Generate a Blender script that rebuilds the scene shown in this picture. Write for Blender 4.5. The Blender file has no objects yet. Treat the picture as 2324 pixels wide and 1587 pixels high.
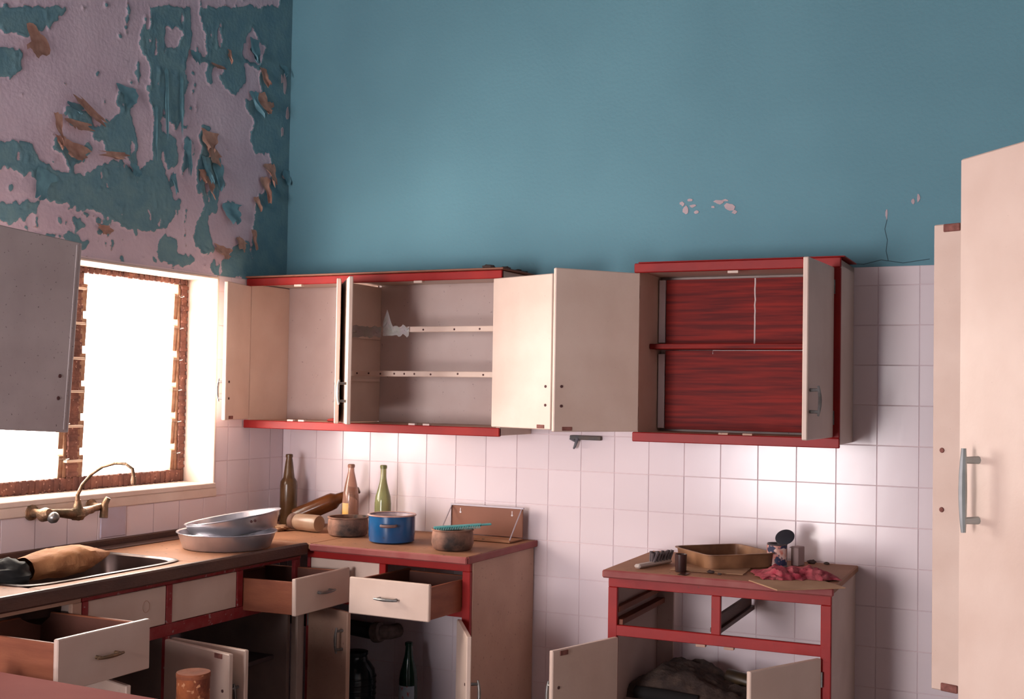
import bpy, math, random
from mathutils import Vector, Matrix, noise
random.seed(7)
SC = bpy.context.scene
COL = SC.collection
PI = math.pi
# ------------------------------------------------------------------ camera
def _cam():
    yaw, pitch, roll = math.radians(-26.153), math.radians(1.625), math.radians(0.938)
    f = Vector((math.sin(yaw)*math.cos(pitch), math.cos(yaw)*math.cos(pitch), math.sin(pitch)))
    r = Vector((math.cos(yaw), -math.sin(yaw), 0)); u = r.cross(f)
    r2 = math.cos(roll)*r + math.sin(roll)*u; u2 = -math.sin(roll)*r + math.cos(roll)*u
    cd = bpy.data.cameras.new('camera'); co = bpy.data.objects.new('camera', cd); COL.objects.link(co)
    m = Matrix((r2, u2, -f)).transposed().to_4x4(); m.translation = Vector((3.4855, -4.5352, 1.5332))
    co.matrix_world = m
    cd.sensor_width = 36; cd.lens = 2664.74/2324*36
    cd.shift_x = -21/2324; cd.shift_y = 18.5/2324; cd.clip_start = .05
    SC.camera = co
_cam()
# ------------------------------------------------------------------ light
SC.view_settings.view_transform = 'Standard'; SC.view_settings.look = 'None'
SC.view_settings.gamma = 1; SC.view_settings.use_curve_mapping = False
SC.view_settings.exposure = -0.02
W = bpy.data.worlds.new('sky'); SC.world = W; W.use_nodes = True
bg = W.node_tree.nodes['Background']; bg.inputs[0].default_value = (1.0, .87, .78, 1); bg.inputs[1].default_value = 24.0
def area(name, loc, rot, sx, sy, energy=0, col=(1, 1, 1), portal=False):
    l = bpy.data.lights.new(name, 'AREA'); l.shape = 'RECTANGLE'; l.size = sx; l.size_y = sy
    l.energy = energy; l.color = col
    if portal: l.cycles.is_portal = True
    o = bpy.data.objects.new(name, l); COL.objects.link(o); o.location = loc; o.rotation_euler = rot
    return o
# daylight portals in the two openings: kitchen window (left wall), unseen doorway added behind the camera for fill
area('window_portal', (-.23, -1.145, 1.56), (0, -PI/2, 0), .95, 1.35, portal=True)
area('rear_fill_portal', (1.0, -6.45, 1.10), (PI/2, 0, 0), 1.1, 2.1, portal=True)
# added cool fill lamp, unseen, just inside the doorway behind the camera
area('rear_cool_fill', (1.0, -6.15, 1.15), (PI/2, 0, 0), 1.4, 1.8, 75, (.76, .80, 1.0))
# ------------------------------------------------------------------ material helpers
def _n(nt, t, x=0, y=0, **k):
    n = nt.nodes.new(t); n.location = (x, y)
    for a, b in k.items(): setattr(n, a, b)
    return n
MATS = {}
def mat(name, col, rough=.6, col2=None, scale=6, amt=.5, speck=None, sscale=120, sthr=.62, bump=.0, bscale=60,
        metal=0, trans=0, ior=1.45, spec=.5, stretch=(1, 1, 1), coat=0, rnd=0, coord='Object', alpha=1):
    if name in MATS: return MATS[name]
    m = bpy.data.materials.new(name); m.use_nodes = True; nt = m.node_tree
    p = nt.nodes['Principled BSDF']
    p.inputs['Roughness'].default_value = rough; p.inputs['Metallic'].default_value = metal
    p.inputs['Transmission Weight'].default_value = trans; p.inputs['IOR'].default_value = ior
    p.inputs['Specular IOR Level'].default_value = spec; p.inputs['Coat Weight'].default_value = coat
    p.inputs['Alpha'].default_value = alpha
    tc = _n(nt, 'ShaderNodeTexCoord', -1200); mp = _n(nt, 'ShaderNodeMapping', -1000)
    mp.inputs['Scale'].default_value = stretch
    nt.links.new(tc.outputs[coord], mp.inputs[0])
    rgb = _n(nt, 'ShaderNodeRGB', -600); rgb.outputs[0].default_value = (*col, 1)
    out = rgb.outputs[0]
    def mix(fac, a, b, mode='MIX'):
        x = _n(nt, 'ShaderNodeMix', -300, data_type='RGBA', blend_type=mode)
        if hasattr(fac, 'links'): nt.links.new(fac, x.inputs[0])
        else: x.inputs[0].default_value = fac
        nt.links.new(a, x.inputs[6])
        if hasattr(b, 'links'): nt.links.new(b, x.inputs[7])
        else: x.inputs[7].default_value = (*b, 1)
        return x.outputs[2]
    def nz(sc, det=5, lo=.35, hi=.65):
        t = _n(nt, 'ShaderNodeTexNoise', -800); t.inputs['Scale'].default_value = sc; t.inputs['Detail'].default_value = det
        nt.links.new(mp.outputs[0], t.inputs['Vector'])
        r = _n(nt, 'ShaderNodeMapRange', -600); r.inputs[1].default_value = lo; r.inputs[2].default_value = hi
        nt.links.new(t.outputs[0], r.inputs[0]); return t, r.outputs[0]
    if col2:
        _, f = nz(scale)
        mm = _n(nt, 'ShaderNodeMath', -450, operation='MULTIPLY'); nt.links.new(f, mm.inputs[0]); mm.inputs[1].default_value = amt
        out = mix(mm.outputs[0], out, col2)
    if speck:
        _, f = nz(sscale, 3, sthr, sthr+.05); out = mix(f, out, speck)
    if rnd:
        oi = _n(nt, 'ShaderNodeObjectInfo', -800); r = _n(nt, 'ShaderNodeMapRange', -600)
        r.inputs[3].default_value = 1-rnd; r.inputs[4].default_value = 1+rnd
        nt.links.new(oi.outputs['Random'], r.inputs[0])
        hs = _n(nt, 'ShaderNodeHueSaturation', -200); nt.links.new(r.outputs[0], hs.inputs['Value']); nt.links.new(out, hs.inputs['Color'])
        out = hs.outputs[0]
    nt.links.new(out, p.inputs['Base Color'])
    if bump:
        t, _ = nz(bscale, 6); b = _n(nt, 'ShaderNodeBump', -200); b.inputs['Strength'].default_value = bump
        b.inputs['Distance'].default_value = .01
        nt.links.new(t.outputs[0], b.inputs['Height']); nt.links.new(b.outputs[0], p.inputs['Normal'])
    MATS[name] = m
    return m
TILE = mat('glazed_tile', (.76, .67, .71), .18, (.72, .60, .63), 2.2, .5, rnd=.035, bump=.05, bscale=9)
GROUT = mat('tile_grout', (.76, .61, .63), .9, (.68, .58, .63), 5, .7)
TEAL = mat('teal_wall_paint', (.125, .292, .360), .75, (.108, .258, .322), 2.0, .8, speck=(.15, .25, .30), sscale=300, sthr=.60, bump=.15, bscale=70)
CREAM = mat('cream_paint', (.66, .515, .44), .42, (.55, .40, .33), 5, .6, speck=(.45, .32, .26), sscale=180, sthr=.72, bump=.06, bscale=40)
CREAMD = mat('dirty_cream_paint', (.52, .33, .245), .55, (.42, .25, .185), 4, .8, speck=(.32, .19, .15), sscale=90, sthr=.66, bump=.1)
GREY = mat('speckled_grey_paint', (.46, .40, .40), .6, (.36, .30, .30), 5, .7, speck=(.15, .12, .12), sscale=110, sthr=.67)
INNER = mat('inner_cream_board', (.60, .49, .46), .6, (.50, .38, .35), 4, .7, speck=(.33, .25, .24), sscale=80, sthr=.70)
RED = mat('red_gloss_paint', (.31, .014, .012), .45, (.24, .011, .013), 9, .7, spec=.3, speck=(.16, .02, .02), sscale=60, sthr=.70, bump=.05)
REDW = mat('worn_red_paint', (.24, .014, .018), .5, (.36, .10, .10), 22, .35, spec=.3, speck=(.38, .22, .21), sscale=45, sthr=.66, bump=.15)
PLY = mat('drawer_plywood', (.28, .088, .042), .6, (.19, .052, .026), 5, .9, stretch=(1, 1, 6), bump=.1)
DARKW = mat('dark_stained_wood', (.060, .026, .020), .5, (.13, .055, .035), 6, .5, stretch=(1, 1, 4), bump=.2)
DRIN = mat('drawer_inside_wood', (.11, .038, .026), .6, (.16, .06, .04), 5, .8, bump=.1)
TOPM = mat('brown_worktop_laminate', (.40, .19, .105), .62, (.27, .12, .065), 4, .8, spec=.25, speck=(.15, .08, .05), sscale=45, sthr=.66, bump=.08)
TOPE = mat('worktop_red_edge', (.26, .055, .055), .55, (.34, .13, .11), 12, .5, spec=.3)
INNERD = mat('dark_inner_board', (.24, .165, .14), .75, (.14, .10, .09), 4, .8)  # darker, browner inner board of the sink cabinet
SHELFD = mat('dark_shelf', (.07, .045, .045), .6, (.10, .07, .07), 6, .6)
WGRAIN = mat('red_woodgrain_laminate', (.26, .014, .009), .55, (.07, .005, .006), 5, .8, stretch=(.8, 1, 16), spec=.2, bump=.03)
RUST = mat('rusty_metal', (.42, .12, .04), .85, (.16, .035, .02), 14, .9, speck=(.62, .28, .14), sscale=50, sthr=.60, bump=.6, bscale=80)
RUSTP = mat('rusty_plate', (.15, .05, .04), .8, (.28, .11, .09), 60, .8)
HOLE = mat('dark_screw_hole', (.08, .03, .03), .8)
STEEL = mat('dull_chrome', (.26, .26, .26), .38, (.14, .13, .12), 40, .8, metal=.8)
BRONZE = mat('corroded_brass', (.30, .17, .10), .42, (.10, .08, .05), 30, .9, metal=.75, bump=.3, bscale=120)
ALU = mat('scratched_aluminium', (.62, .61, .66), .3, (.42, .42, .47), 8, .7, metal=.85, bump=.08, bscale=50)
SINKM = mat('grimy_steel_sink', (.085, .055, .048), .3, (.04, .026, .024), 7, .8, metal=.7)
WINW = mat('rusty_window_frame', (.24, .10, .07), .8, (.10, .04, .035), 16, .9, speck=(.45, .26, .20), sscale=60, sthr=.64, bump=.5)
CLIP = mat('rusty_louvre_clip', (.26, .12, .07), .6, (.45, .30, .2), 30, .6, metal=.3)
REVEAL = mat('cream_reveal_plaster', (.72, .60, .53), .7, (.62, .46, .38), 6, .6, bump=.2)
FLOORM = mat('dusty_floor', (.20, .15, .13), .8, (.12, .09, .08), 3, .8, bump=.3)
CEIL = mat('ceiling_plaster', (.28, .26, .26), .9)
ROOMW = mat('far_wall_paint', (.40, .42, .43), .8)
BRNG = mat('brown_bottle_glass', (.10, .045, .016), .22, (.16, .09, .04), 14, .8, trans=.25, bump=.05)
BRNG2 = mat('amber_bottle_glass', (.17, .052, .014), .2, (.09, .03, .012), 10, .8, trans=.25)
CLRG = mat('dusty_clear_glass', (.66, .38, .28), .12, (.48, .22, .14), 10, .8, trans=.65)
GRNG = mat('pale_green_glass', (.42, .46, .20), .10, (.30, .24, .10), 9, .7, trans=.7)
DGRN = mat('dark_green_glass', (.006, .03, .018), .12, (.01, .05, .03), 9, .7, trans=.1)
BLACKG = mat('black_glass', (.010, .018, .022), .14, (.02, .03, .035), 9, .7)
JARG = mat('dusty_jar_glass', (.62, .46, .34), .3, (.42, .24, .15), 9, .8, trans=.35)
BLUE = mat('blue_enamel', (.004, .085, .23), .25, (.01, .05, .15), 7, .7, speck=(.02, .02, .03), sscale=30, sthr=.72, coat=.3)
WENAM = mat('chipped_white_enamel', (.66, .57, .60), .3, (.35, .17, .13), 14, .7)
RIMM = mat('rusty_rim', (.42, .22, .18), .5, (.55, .42, .38), 20, .7)
BURNT = mat('sooty_brown_pot', (.34, .165, .11), .7, (.02, .014, .012), 9, 1, bump=.3)
BOARD = mat('brown_hardboard', (.23, .088, .052), .6, (.18, .065, .04), 5, .7)
TEALP = mat('teal_plastic', (.08, .33, .33), .5, (.05, .22, .24), 20, .7)
TANP = mat('tan_paper', (.48, .22, .09), .8, (.32, .12, .05), 9, .8, bump=.4)
BLKP = mat('black_plastic', (.008, .008, .009), .75, (.015, .015, .015), 9, .6)
DKCUP = mat('dark_brown_cup', (.045, .014, .012), .4, (.02, .01, .01), 20, .6)
TRAYM = mat('greasy_baking_tin', (.36, .18, .09), .5, (.11, .045, .022), 6, .9, metal=.1)
LABEL = mat('torn_tin_label', (.66, .50, .45), .6, (.50, .10, .06), 42, 1, speck=(.02, .025, .07), sscale=30, sthr=.52)
PINKC = mat('crumpled_red_cloth', (.34, .030, .055), .9, (.42, .15, .15), 25, .5, bump=.5)
CARD = mat('tan_cardboard', (.46, .27, .16), .85, (.34, .18, .10), 8, .7)
PINKT = mat('pink_tabletop', (.40, .15, .13), .9, (.34, .12, .11), 4, .7, spec=.05)
GREYP = mat('grey_polythene', (.45, .40, .42), .4, (.35, .40, .33), 30, .7, trans=.3)
DARKR = mat('dark_rag', (.045, .030, .026), .9, (.10, .065, .05), 25, .8, bump=.6)
PIPE = mat('black_pipe', (.018, .016, .018), .5)
CRUMB = mat('dirt_crumbs', (.07, .045, .04), .95)
BRIST = mat('grey_bristle', (.11, .085, .09), .9)
HANDLE = mat('pale_handle', (.50, .42, .38), .6)
LABB = mat('pale_bottle_label', (.30, .38, .45), .7, (.45, .50, .55), 20, .7, speck=(.38, .06, .06), sscale=45, sthr=.60)
LABY = mat('yellow_bottle_label', (.75, .42, .10), .6, (.62, .52, .35), 18, .8)
CHIP = mat('bare_plaster_chip', (.50, .40, .43), .85, (.42, .33, .36), 20, .8)
def glass_thin():
    m = bpy.data.materials.new('louvre_glass'); m.use_nodes = True; nt = m.node_tree
    nt.nodes.remove(nt.nodes['Principled BSDF']); o = nt.nodes['Material Output']
    t = _n(nt, 'ShaderNodeBsdfTransparent'); t.inputs[0].default_value = (.93, .94, .93, 1)
    g = _n(nt, 'ShaderNodeBsdfGlossy'); g.inputs['Roughness'].default_value = .08
    x = _n(nt, 'ShaderNodeMixShader'); x.inputs[0].default_value = .10
    nt.links.new(t.outputs[0], x.inputs[1]); nt.links.new(g.outputs[0], x.inputs[2]); nt.links.new(x.outputs[0], o.inputs[0])
    return m
LGLASS = glass_thin()
# ------------------------------------------------------------------ mesh helpers
class MB:
    def __init__(s): s.v = []; s.f = []; s.sm = []
    def add(s, vs, fs, smooth=False, M=None):
        b = len(s.v)
        s.v += [tuple(M @ Vector(p)) if M else tuple(p) for p in vs]
        s.f += [tuple(b+i for i in f) for f in fs]; s.sm += [smooth]*len(fs)
        return s
    def box(s, x0, x1, y0, y1, z0, z1, c=.0015, M=None):
        if x0 > x1: x0, x1 = x1, x0
        if y0 > y1: y0, y1 = y1, y0
        if z0 > z1: z0, z1 = z1, z0
        c = min(c, (x1-x0)*.4, (y1-y0)*.4, (z1-z0)*.4)
        X, Y, Z = (x0, x1), (y0, y1), (z0, z1); V = {}; vs = []
        for i in (0, 1):
            for j in (0, 1):
                for k in (0, 1):
                    sx, sy, sz = (1-2*i), (1-2*j), (1-2*k)
                    for a in range(3):
                        p = [X[i]+sx*c, Y[j]+sy*c, Z[k]+sz*c]; p[a] = (X[i], Y[j], Z[k])[a]
                        V[i, j, k, a] = len(vs); vs.append(p)
        fs = []
        ctr = Vector(((x0+x1)/2, (y0+y1)/2, (z0+z1)/2))
        def q(ids):
            n = (Vector(vs[ids[1]])-Vector(vs[ids[0]])).cross(Vector(vs[ids[2]])-Vector(vs[ids[1]]))
            m = sum((Vector(vs[i]) for i in ids), Vector())/len(ids)-ctr
            fs.append(ids if n.dot(m) > 0 else ids[::-1])
        for t in (0, 1):
            q([V[t, 0, 0, 0], V[t, 1, 0, 0], V[t, 1, 1, 0], V[t, 0, 1, 0]])
            q([V[0, t, 0, 1], V[1, t, 0, 1], V[1, t, 1, 1], V[0, t, 1, 1]])
            q([V[0, 0, t, 2], V[1, 0, t, 2], V[1, 1, t, 2], V[0, 1, t, 2]])
        for i in (0, 1):
            for j in (0, 1):
                q([V[i, j, 0, 0], V[i, j, 1, 0], V[i, j, 1, 1], V[i, j, 0, 1]])
                q([V[i, 0, j, 0], V[i, 1, j, 0], V[i, 1, j, 2], V[i, 0, j, 2]])
                q([V[0, i, j, 1], V[1, i, j, 1], V[1, i, j, 2], V[0, i, j, 2]])
                for k in (0, 1): q([V[i, j, k, 0], V[i, j, k, 1], V[i, j, k, 2]])
        return s.add(vs, fs, False, M)
    def lathe(s, prof, seg=32, M=None, sq=1.0, smooth=True, jit=0, cap=True):
        vs = []; fs = []; n = len(prof)
        for r, z in prof:
            for k in range(seg):
                a = 2*PI*k/seg; rr = r*(1+(jit*noise.noise((math.cos(a)*2, math.sin(a)*2, z*20)) if jit else 0))
                vs.append((rr*math.cos(a), rr*math.sin(a)*sq, z))
        for i in range(n-1):
            for k in range(seg):
                a, b = i*seg+k, i*seg+(k+1) % seg
                fs.append((a, b, b+seg, a+seg))
        if cap and prof[0][0] > 1e-5: fs.append(tuple(range(seg))[::-1])
        if cap and prof[-1][0] > 1e-5: fs.append(tuple((n-1)*seg+k for k in range(seg)))
        return s.add(vs, fs, smooth, M)
    def tube(s, pts, r, seg=10, M=None):
        pts = [Vector(p) for p in pts]; rs = r if isinstance(r, (list, tuple)) else [r]*len(pts)
        vs = []; fs = []; up = None
        for i, p in enumerate(pts):
            t = (pts[min(i+1, len(pts)-1)]-pts[max(i-1, 0)]).normalized()
            if up is None: up = Vector((0, 0, 1)) if abs(t.z) < .9 else Vector((1, 0, 0))
            a = t.cross(up).normalized(); b = a.cross(t).normalized(); up = b
            for k in range(seg):
                c = 2*PI*k/seg; vs.append(p+rs[i]*(math.cos(c)*a+math.sin(c)*b))
        for i in range(len(pts)-1):
            for k in range(seg):
                x, y = i*seg+k, i*seg+(k+1) % seg; fs.append((x, x+seg, y+seg, y))
        fs.append(tuple(range(seg))); fs.append(tuple((len(pts)-1)*seg+k for k in range(seg))[::-1])
        return s.add(vs, fs, True, M)
    def prism(s, poly, a0, a1, M=None):
        n = len(poly); vs = [(x, y, a0) for x, y in poly]+[(x, y, a1) for x, y in poly]
        fs = [tuple(range(n))[::-1], tuple(range(n, 2*n))]+[(i, (i+1) % n, n+(i+1) % n, n+i) for i in range(n)]
        return s.add(vs, fs, False, M)
    def sheet(s, fn, nu, nv, t=.0, smooth=True, M=None):
        vs = [fn(i/(nu-1), j/(nv-1)) for j in range(nv) for i in range(nu)]
        fs = [(j*nu+i, j*nu+i+1, (j+1)*nu+i+1, (j+1)*nu+i) for j in range(nv-1) for i in range(nu-1)]
        if t:
            b = len(vs); vs2 = [(p[0], p[1], p[2]-t) for p in vs]
            fs2 = [tuple(b+q for q in f[::-1]) for f in fs]
            rim = [i for i in range(nu)]+[j*nu+nu-1 for j in range(1, nv)]+[(nv-1)*nu+i for i in range(nu-2, -1, -1)]+[j*nu for j in range(nv-2, 0, -1)]
            sd = [(rim[k], b+rim[k], b+rim[(k+1) % len(rim)], rim[(k+1) % len(rim)]) for k in range(len(rim))]
            vs += vs2; fs = fs+fs2+sd
        return s.add(vs, fs, smooth, M)
    def build(s, name, m, parent=None, off=(0, 0, 0), label=None, sharp=True):
        me = bpy.data.meshes.new(name); o_ = Vector(off)
        me.from_pydata([tuple(Vector(p)-o_) for p in s.v], [], s.f)
        me.polygons.foreach_set('use_smooth', s.sm)
        me.materials.append(m); me.update()
        if sharp and any(s.sm):
            try: me.set_sharp_from_angle(angle=math.radians(38))
            except Exception: pass
        o = bpy.data.objects.new(name, me); COL.objects.link(o)
        if parent: o.parent = parent
        if label: o['label'] = label
        return o
def thing(name, label, cat, loc=(0, 0, 0), rotz=0, group=None):
    o = bpy.data.objects.new(name, None); COL.objects.link(o); o.empty_display_size = .05
    o.location = loc; o.rotation_euler = (0, 0, rotz); o['label'] = label; o['category'] = cat
    if group: o['group'] = group
    return o
def tag(o, label, cat, group=None):
    o['label'] = label; o['category'] = cat
    if group: o['group'] = group
    return o
def struct(o): o['kind'] = 'structure'; return o
def T(x, y, z): return Matrix.Translation((x, y, z))
def RX(a): return Matrix.Rotation(math.radians(a), 4, 'X')
def RY(a): return Matrix.Rotation(math.radians(a), 4, 'Y')
def RZ(a): return Matrix.Rotation(math.radians(a), 4, 'Z')
# ------------------------------------------------------------------ room shell
TT = 2.0216           # top of the tiling
H = 3.7; XR = 4.35; YF = -6.4
wb = MB().box(-.3, XR+.2, .0008, .25, -.1, TT, 0).build('wall_back', GROUT); struct(wb)
MB().box(-.3, XR+.2, .0, .25, TT, H+.1, 0).build('painted_plaster', TEAL, wb, label='teal painted upper wall')
struct(MB().box(-.3, XR+.3, YF-.2, .25, -.2, 0, 0).build('floor', FLOORM))
struct(MB().box(-.3, XR+.3, YF-.2, .25, H, H+.15, 0).build('ceiling', CEIL))
struct(MB().box(XR, XR+.2, YF, 0, -.1, H, 0).build('wall_right', ROOMW))
# rear wall behind the camera; its unseen doorway is added and sized for fill light
struct(MB().box(-.3, .45, YF-.2, YF, 0, H, 0).box(1.55, XR+.2, YF-.2, YF, 0, H, 0).box(.45, 1.55, YF-.2, YF, 2.15, H, 0)
       .box(.45, 1.55, YF-.2, YF, 0, .02, 0).build('wall_front', ROOMW))
# left wall: tiled dado + window opening y -1.80..-.49, z 1.11..2.005
WY0, WY1, WZ0, WZ1 = -1.80, -.49, 1.108, 2.004
wl = MB()
wl.box(-.25, -.0008, WY1+.006, 0, 0, TT, 0).box(-.25, -.0008, YF, WY0-.006, 0, TT, 0)
wl.box(-.25, -.0008, WY0-.006, WY1+.006, 0, WZ0-.012, 0).box(-.25, -.0008, WY0-.006, WY1+.006, WZ1+.008, TT, 0)
wl.box(-.25, -.012, YF, 0, TT, H, 0)
wl = wl.build('wall_left', GROUT); struct(wl)
rv = MB().box(-.25, .004, WY1, WY1+.012, WZ0-.012, TT, .003)
rv.box(-.25, .004, WY0-.01, WY0, WZ0-.012, TT, .003).box(-.25, .004, WY0, WY1, WZ1, WZ1+.010, .002)
rv.build('window_reveal', REVEAL, wl)
MB().box(-.25, .010, WY0-.01, WY1+.012, WZ0-.022, WZ0, .003).build('window_sill', REVEAL, wl)
MB().box(-.004, .008, WY0, WY1+.02, WZ0-.060, WZ0-.022, .003).build('sill_apron', REVEAL, wl)

# tiles --------------------------------------------------------------------
P = .15; G = .0012
TM = {}
def tile_mesh(w, h, m=TILE):
    k = (round(w, 4), round(h, 4), m.name)
    if k not in TM:
        c = .0011; t = .0080
        vs = [(0, 0, 0), (w, 0, 0), (w, 0, h), (0, 0, h), (0, -t+c, 0), (w, -t+c, 0), (w, -t+c, h), (0, -t+c, h),
              (c, -t, c), (w-c, -t, c), (w-c, -t, h-c), (c, -t, h-c)]
        fs = [(0, 1, 5, 4), (1, 2, 6, 5), (2, 3, 7, 6), (3, 0, 4, 7), (4, 5, 9, 8), (5, 6, 10, 9), (6, 7, 11, 10), (7, 4, 8, 11), (8, 9, 10, 11)]
        me = bpy.data.meshes.new('tile'); me.from_pydata(vs, [], fs); me.materials.append(m); me.update(); TM[k] = me
    return TM[k]
def cuts(a, b, o, p):
    k = math.ceil((a-o)/p-1e-6); r = [a]
    while o+k*p < b-1e-4:
        if o+k*p > a+1e-4: r.append(o+k*p)
        k += 1
    return r+[b]
zc = cuts(0, TT, 1.2011, P)
xc = cuts(.002, XR, .4963, P)
far = MB(); n = 0
rt = random.Random(3)
for i in range(len(xc)-1):
    for j in range(len(zc)-1):
        x0, x1, z0, z1 = xc[i]+G, xc[i+1]-G, zc[j]+G, zc[j+1]-G
        if x0 > 3.3 or z1 < .30:
            far.box(x0, x1, .006, -.0005, z0, z1, .002); continue
        o = bpy.data.objects.new('tile', tile_mesh(x1-x0, z1-z0)); COL.objects.link(o); o.parent = wb
        o.location = (x0, .0065, z0); o.rotation_euler = (rt.uniform(-.004, .004), 0, rt.uniform(-.004, .004)); n += 1
o = far.build('tile_field', TILE, wb); o['kind'] = 'stuff'
yc = cuts(-2.7, -.002, -1.447, P)
farl = MB()
for i in range(len(yc)-1):
    for j in range(len(zc)-1):
        y0, y1, z0, z1 = yc[i]+G, yc[i+1]-G, zc[j]+G, zc[j+1]-G
        if z1 < .6: continue
        # clip against the window opening
        segs = [(y0, y1, z0, z1)]
        a0, a1, b0, b1 = WY0-.012, WY1+.013, WZ0-.062, TT
        if y1 > a0 and y0 < a1 and z1 > b0 and z0 < b1:
            segs = []
            if z0 < b0-.012: segs.append((y0, y1, z0, b0))
            zz = max(z0, b0)
            if y1 > a1+.012: segs.append((max(y0, a1), y1, zz, z1))
            if y0 < a0-.012: segs.append((y0, min(y1, a0), zz, z1))
        for (p0, p1, q0, q1) in segs:
            if p1-p0 < .008 or q1-q0 < .008: continue
            o = bpy.data.objects.new('tile', tile_mesh(p1-p0, q1-q0)); COL.objects.link(o); o.parent = wl
            o.location = (-.0065, p0, q0); o.rotation_euler = (0, rt.uniform(-.004, .004), PI/2+rt.uniform(-.004, .004))
# the odd replacement tile by the tap, bluer and proud
o = MB().box(-.002, .006, -1.135, -1.003, .932, 1.066, .003).build('replacement_tile', mat('blue_white_tile', (.55, .53, .66), .12, (.42, .27, .26), 5, .5), wl, label='bluish glossy replacement tile with a rust stain')

# peeling paint layer on the upper left wall -------------------------------
C0 = Vector((3.4855, -4.5352, 1.5332)); CM = SC.camera.matrix_world.to_3x3()
def px2wall(px, py):          # survey of the photograph: where on the plane x=0 a measured point lies
    d = CM @ Vector(((px-1183)/2664.74, -(py-812)/2664.74, -1)); t = -C0.x/d.x; p = C0+d*t
    return (p.y, p.z)
def cr(l): return [px2wall(30+a/2.48, 40+b/2.48) for a, b in l]
PAINT = [
 [(1078,-60),(1700,-60),(1700,1470),(1325,1470),(1335,1380),(1350,1230),(1362,1080),(1385,1000),(1440,960),(1460,860),(1435,760),(1370,770),(1340,700),(1340,640),(1355,600),(1318,520),(1305,455),(1345,470),(1395,400),(1385,340),(1395,290),(1300,262),(1310,370),(1250,430),(1195,405),(1165,335),(1190,285),(1120,270),(1118,385),(1085,345),(1098,230),(1078,150)],
 [(715,75),(770,60),(780,-60),(1000,-60),(1000,60),(1010,130),(985,190),(975,400),(960,560),(930,600),(920,680),(925,820),(880,845),(850,780),(832,700),(850,560),(850,400),(835,600),(835,800),(790,830),(778,760),(788,560),(765,430),(775,260),(740,220),(715,150)],
 [(-200,690),(20,700),(120,710),(150,800),(230,850),(400,885),(520,815),(600,800),(680,872),(760,815),(830,790),(880,900),(895,1000),(912,1120),(850,1185),(760,1212),(640,1180),(560,1150),(480,1088),(380,1085),(260,1045),(170,1010),(150,940),(110,880),(20,860),(-200,850)],
 [(-200,1030),(20,1040),(160,1022),(130,1070),(60,1150),(-200,1170)],[(330,1140),(370,1120),(400,1170),(360,1205)],[(455,1205),(490,1160),(535,1175),(530,1215)],
 [(-200,1215),(150,1222),(320,1205),(430,1270),(410,1315),(330,1300),(280,1240),(-200,1240)],
 [(285,540),(300,500),(345,485),(430,545),(455,600),(500,590),(580,560),(600,520),(578,470),(600,400),(685,420),(690,480),(655,540),(690,640),(705,740),(680,850),(640,790),(600,770),(520,760),(500,690),(455,705),(440,640),(395,600),(310,610),(288,590)],
 [(222,690),(270,678),(300,720),(350,745),(385,715),(425,700),(445,745),(400,790),(385,835),(350,810),(345,870),(310,840),(290,780),(240,742)],
 [(-200,-60),(300,-60),(215,50),(190,75),(120,90),(105,160),(70,115),(20,85),(-200,90)],[(-200,160),(20,170),(60,190),(45,300),(20,320),(-200,330)],
 [(1075,600),(1110,620),(1120,690),(1165,790),(1182,890),(1160,975),(1145,1100),(1100,1115),(1100,1200),(1135,1310),(1090,1345),(1015,1290),(1030,1150),(1078,1050),(1040,985),(1030,905),(1042,800),(1060,760),(1045,680)],
 [(968,670),(1000,690),(990,850),(960,862)],[(895,890),(915,900),(910,960),(890,945)],[(900,1040),(940,1030),(945,1080),(905,1075)],[(1178,1025),(1275,1065),(1255,1142),(1205,1105)],
 [(805,1310),(820,1250),(860,1225),(905,1245),(930,1335),(985,1320),(1015,1360),(960,1390),(900,1400),(830,1375)],
 [(1135,1350),(1150,1390),(1210,1340),(1255,1290),(1330,1255),(1340,1470),(1150,1470),(1110,1420)],
 [(1010,215),(1040,160),(1060,230),(1100,210),(1110,120),(1065,60),(1040,-60),(1090,-60),(1110,60),(1120,230),(1070,260),(1030,240)],
]
HOLES = [
 [(268,640),(320,620),(400,630),(440,680),(385,715),(340,735),(290,710)],
 [(1340,45),(1300,140),(1290,220),(1330,255),(1400,250),(1420,180),(1385,120)],
 [(1100,640),(1120,640),(1130,700),(1105,720)],[(1075,940),(1105,900),(1130,960),(1095,985)],[(1045,880),(1075,860),(1080,910),(1050,930)],
 [(850,60),(930,50),(960,90),(930,160),(870,180)],[(655,720),(675,690),(690,740),(670,770)],
 [(830,600),(860,560),(925,640),(920,680),(850,655)],
]
PP = [cr(l) for l in PAINT]; HH = [cr(l) for l in HOLES]
BB = [(min(a for a, b in p), max(a for a, b in p), min(b for a, b in p), max(b for a, b in p)) for p in PP]
HB = [(min(a for a, b in p), max(a for a, b in p), min(b for a, b in p), max(b for a, b in p)) for p in HH]
def inside(p, y, z):
    c = False; j = len(p)-1
    for i in range(len(p)):
        yi, zi = p[i]; yj, zj = p[j]
        if (zi > z) != (zj > z) and y < (yj-yi)*(z-zi)/(zj-zi)+yi: c = not c
        j = i
    return c
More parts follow.
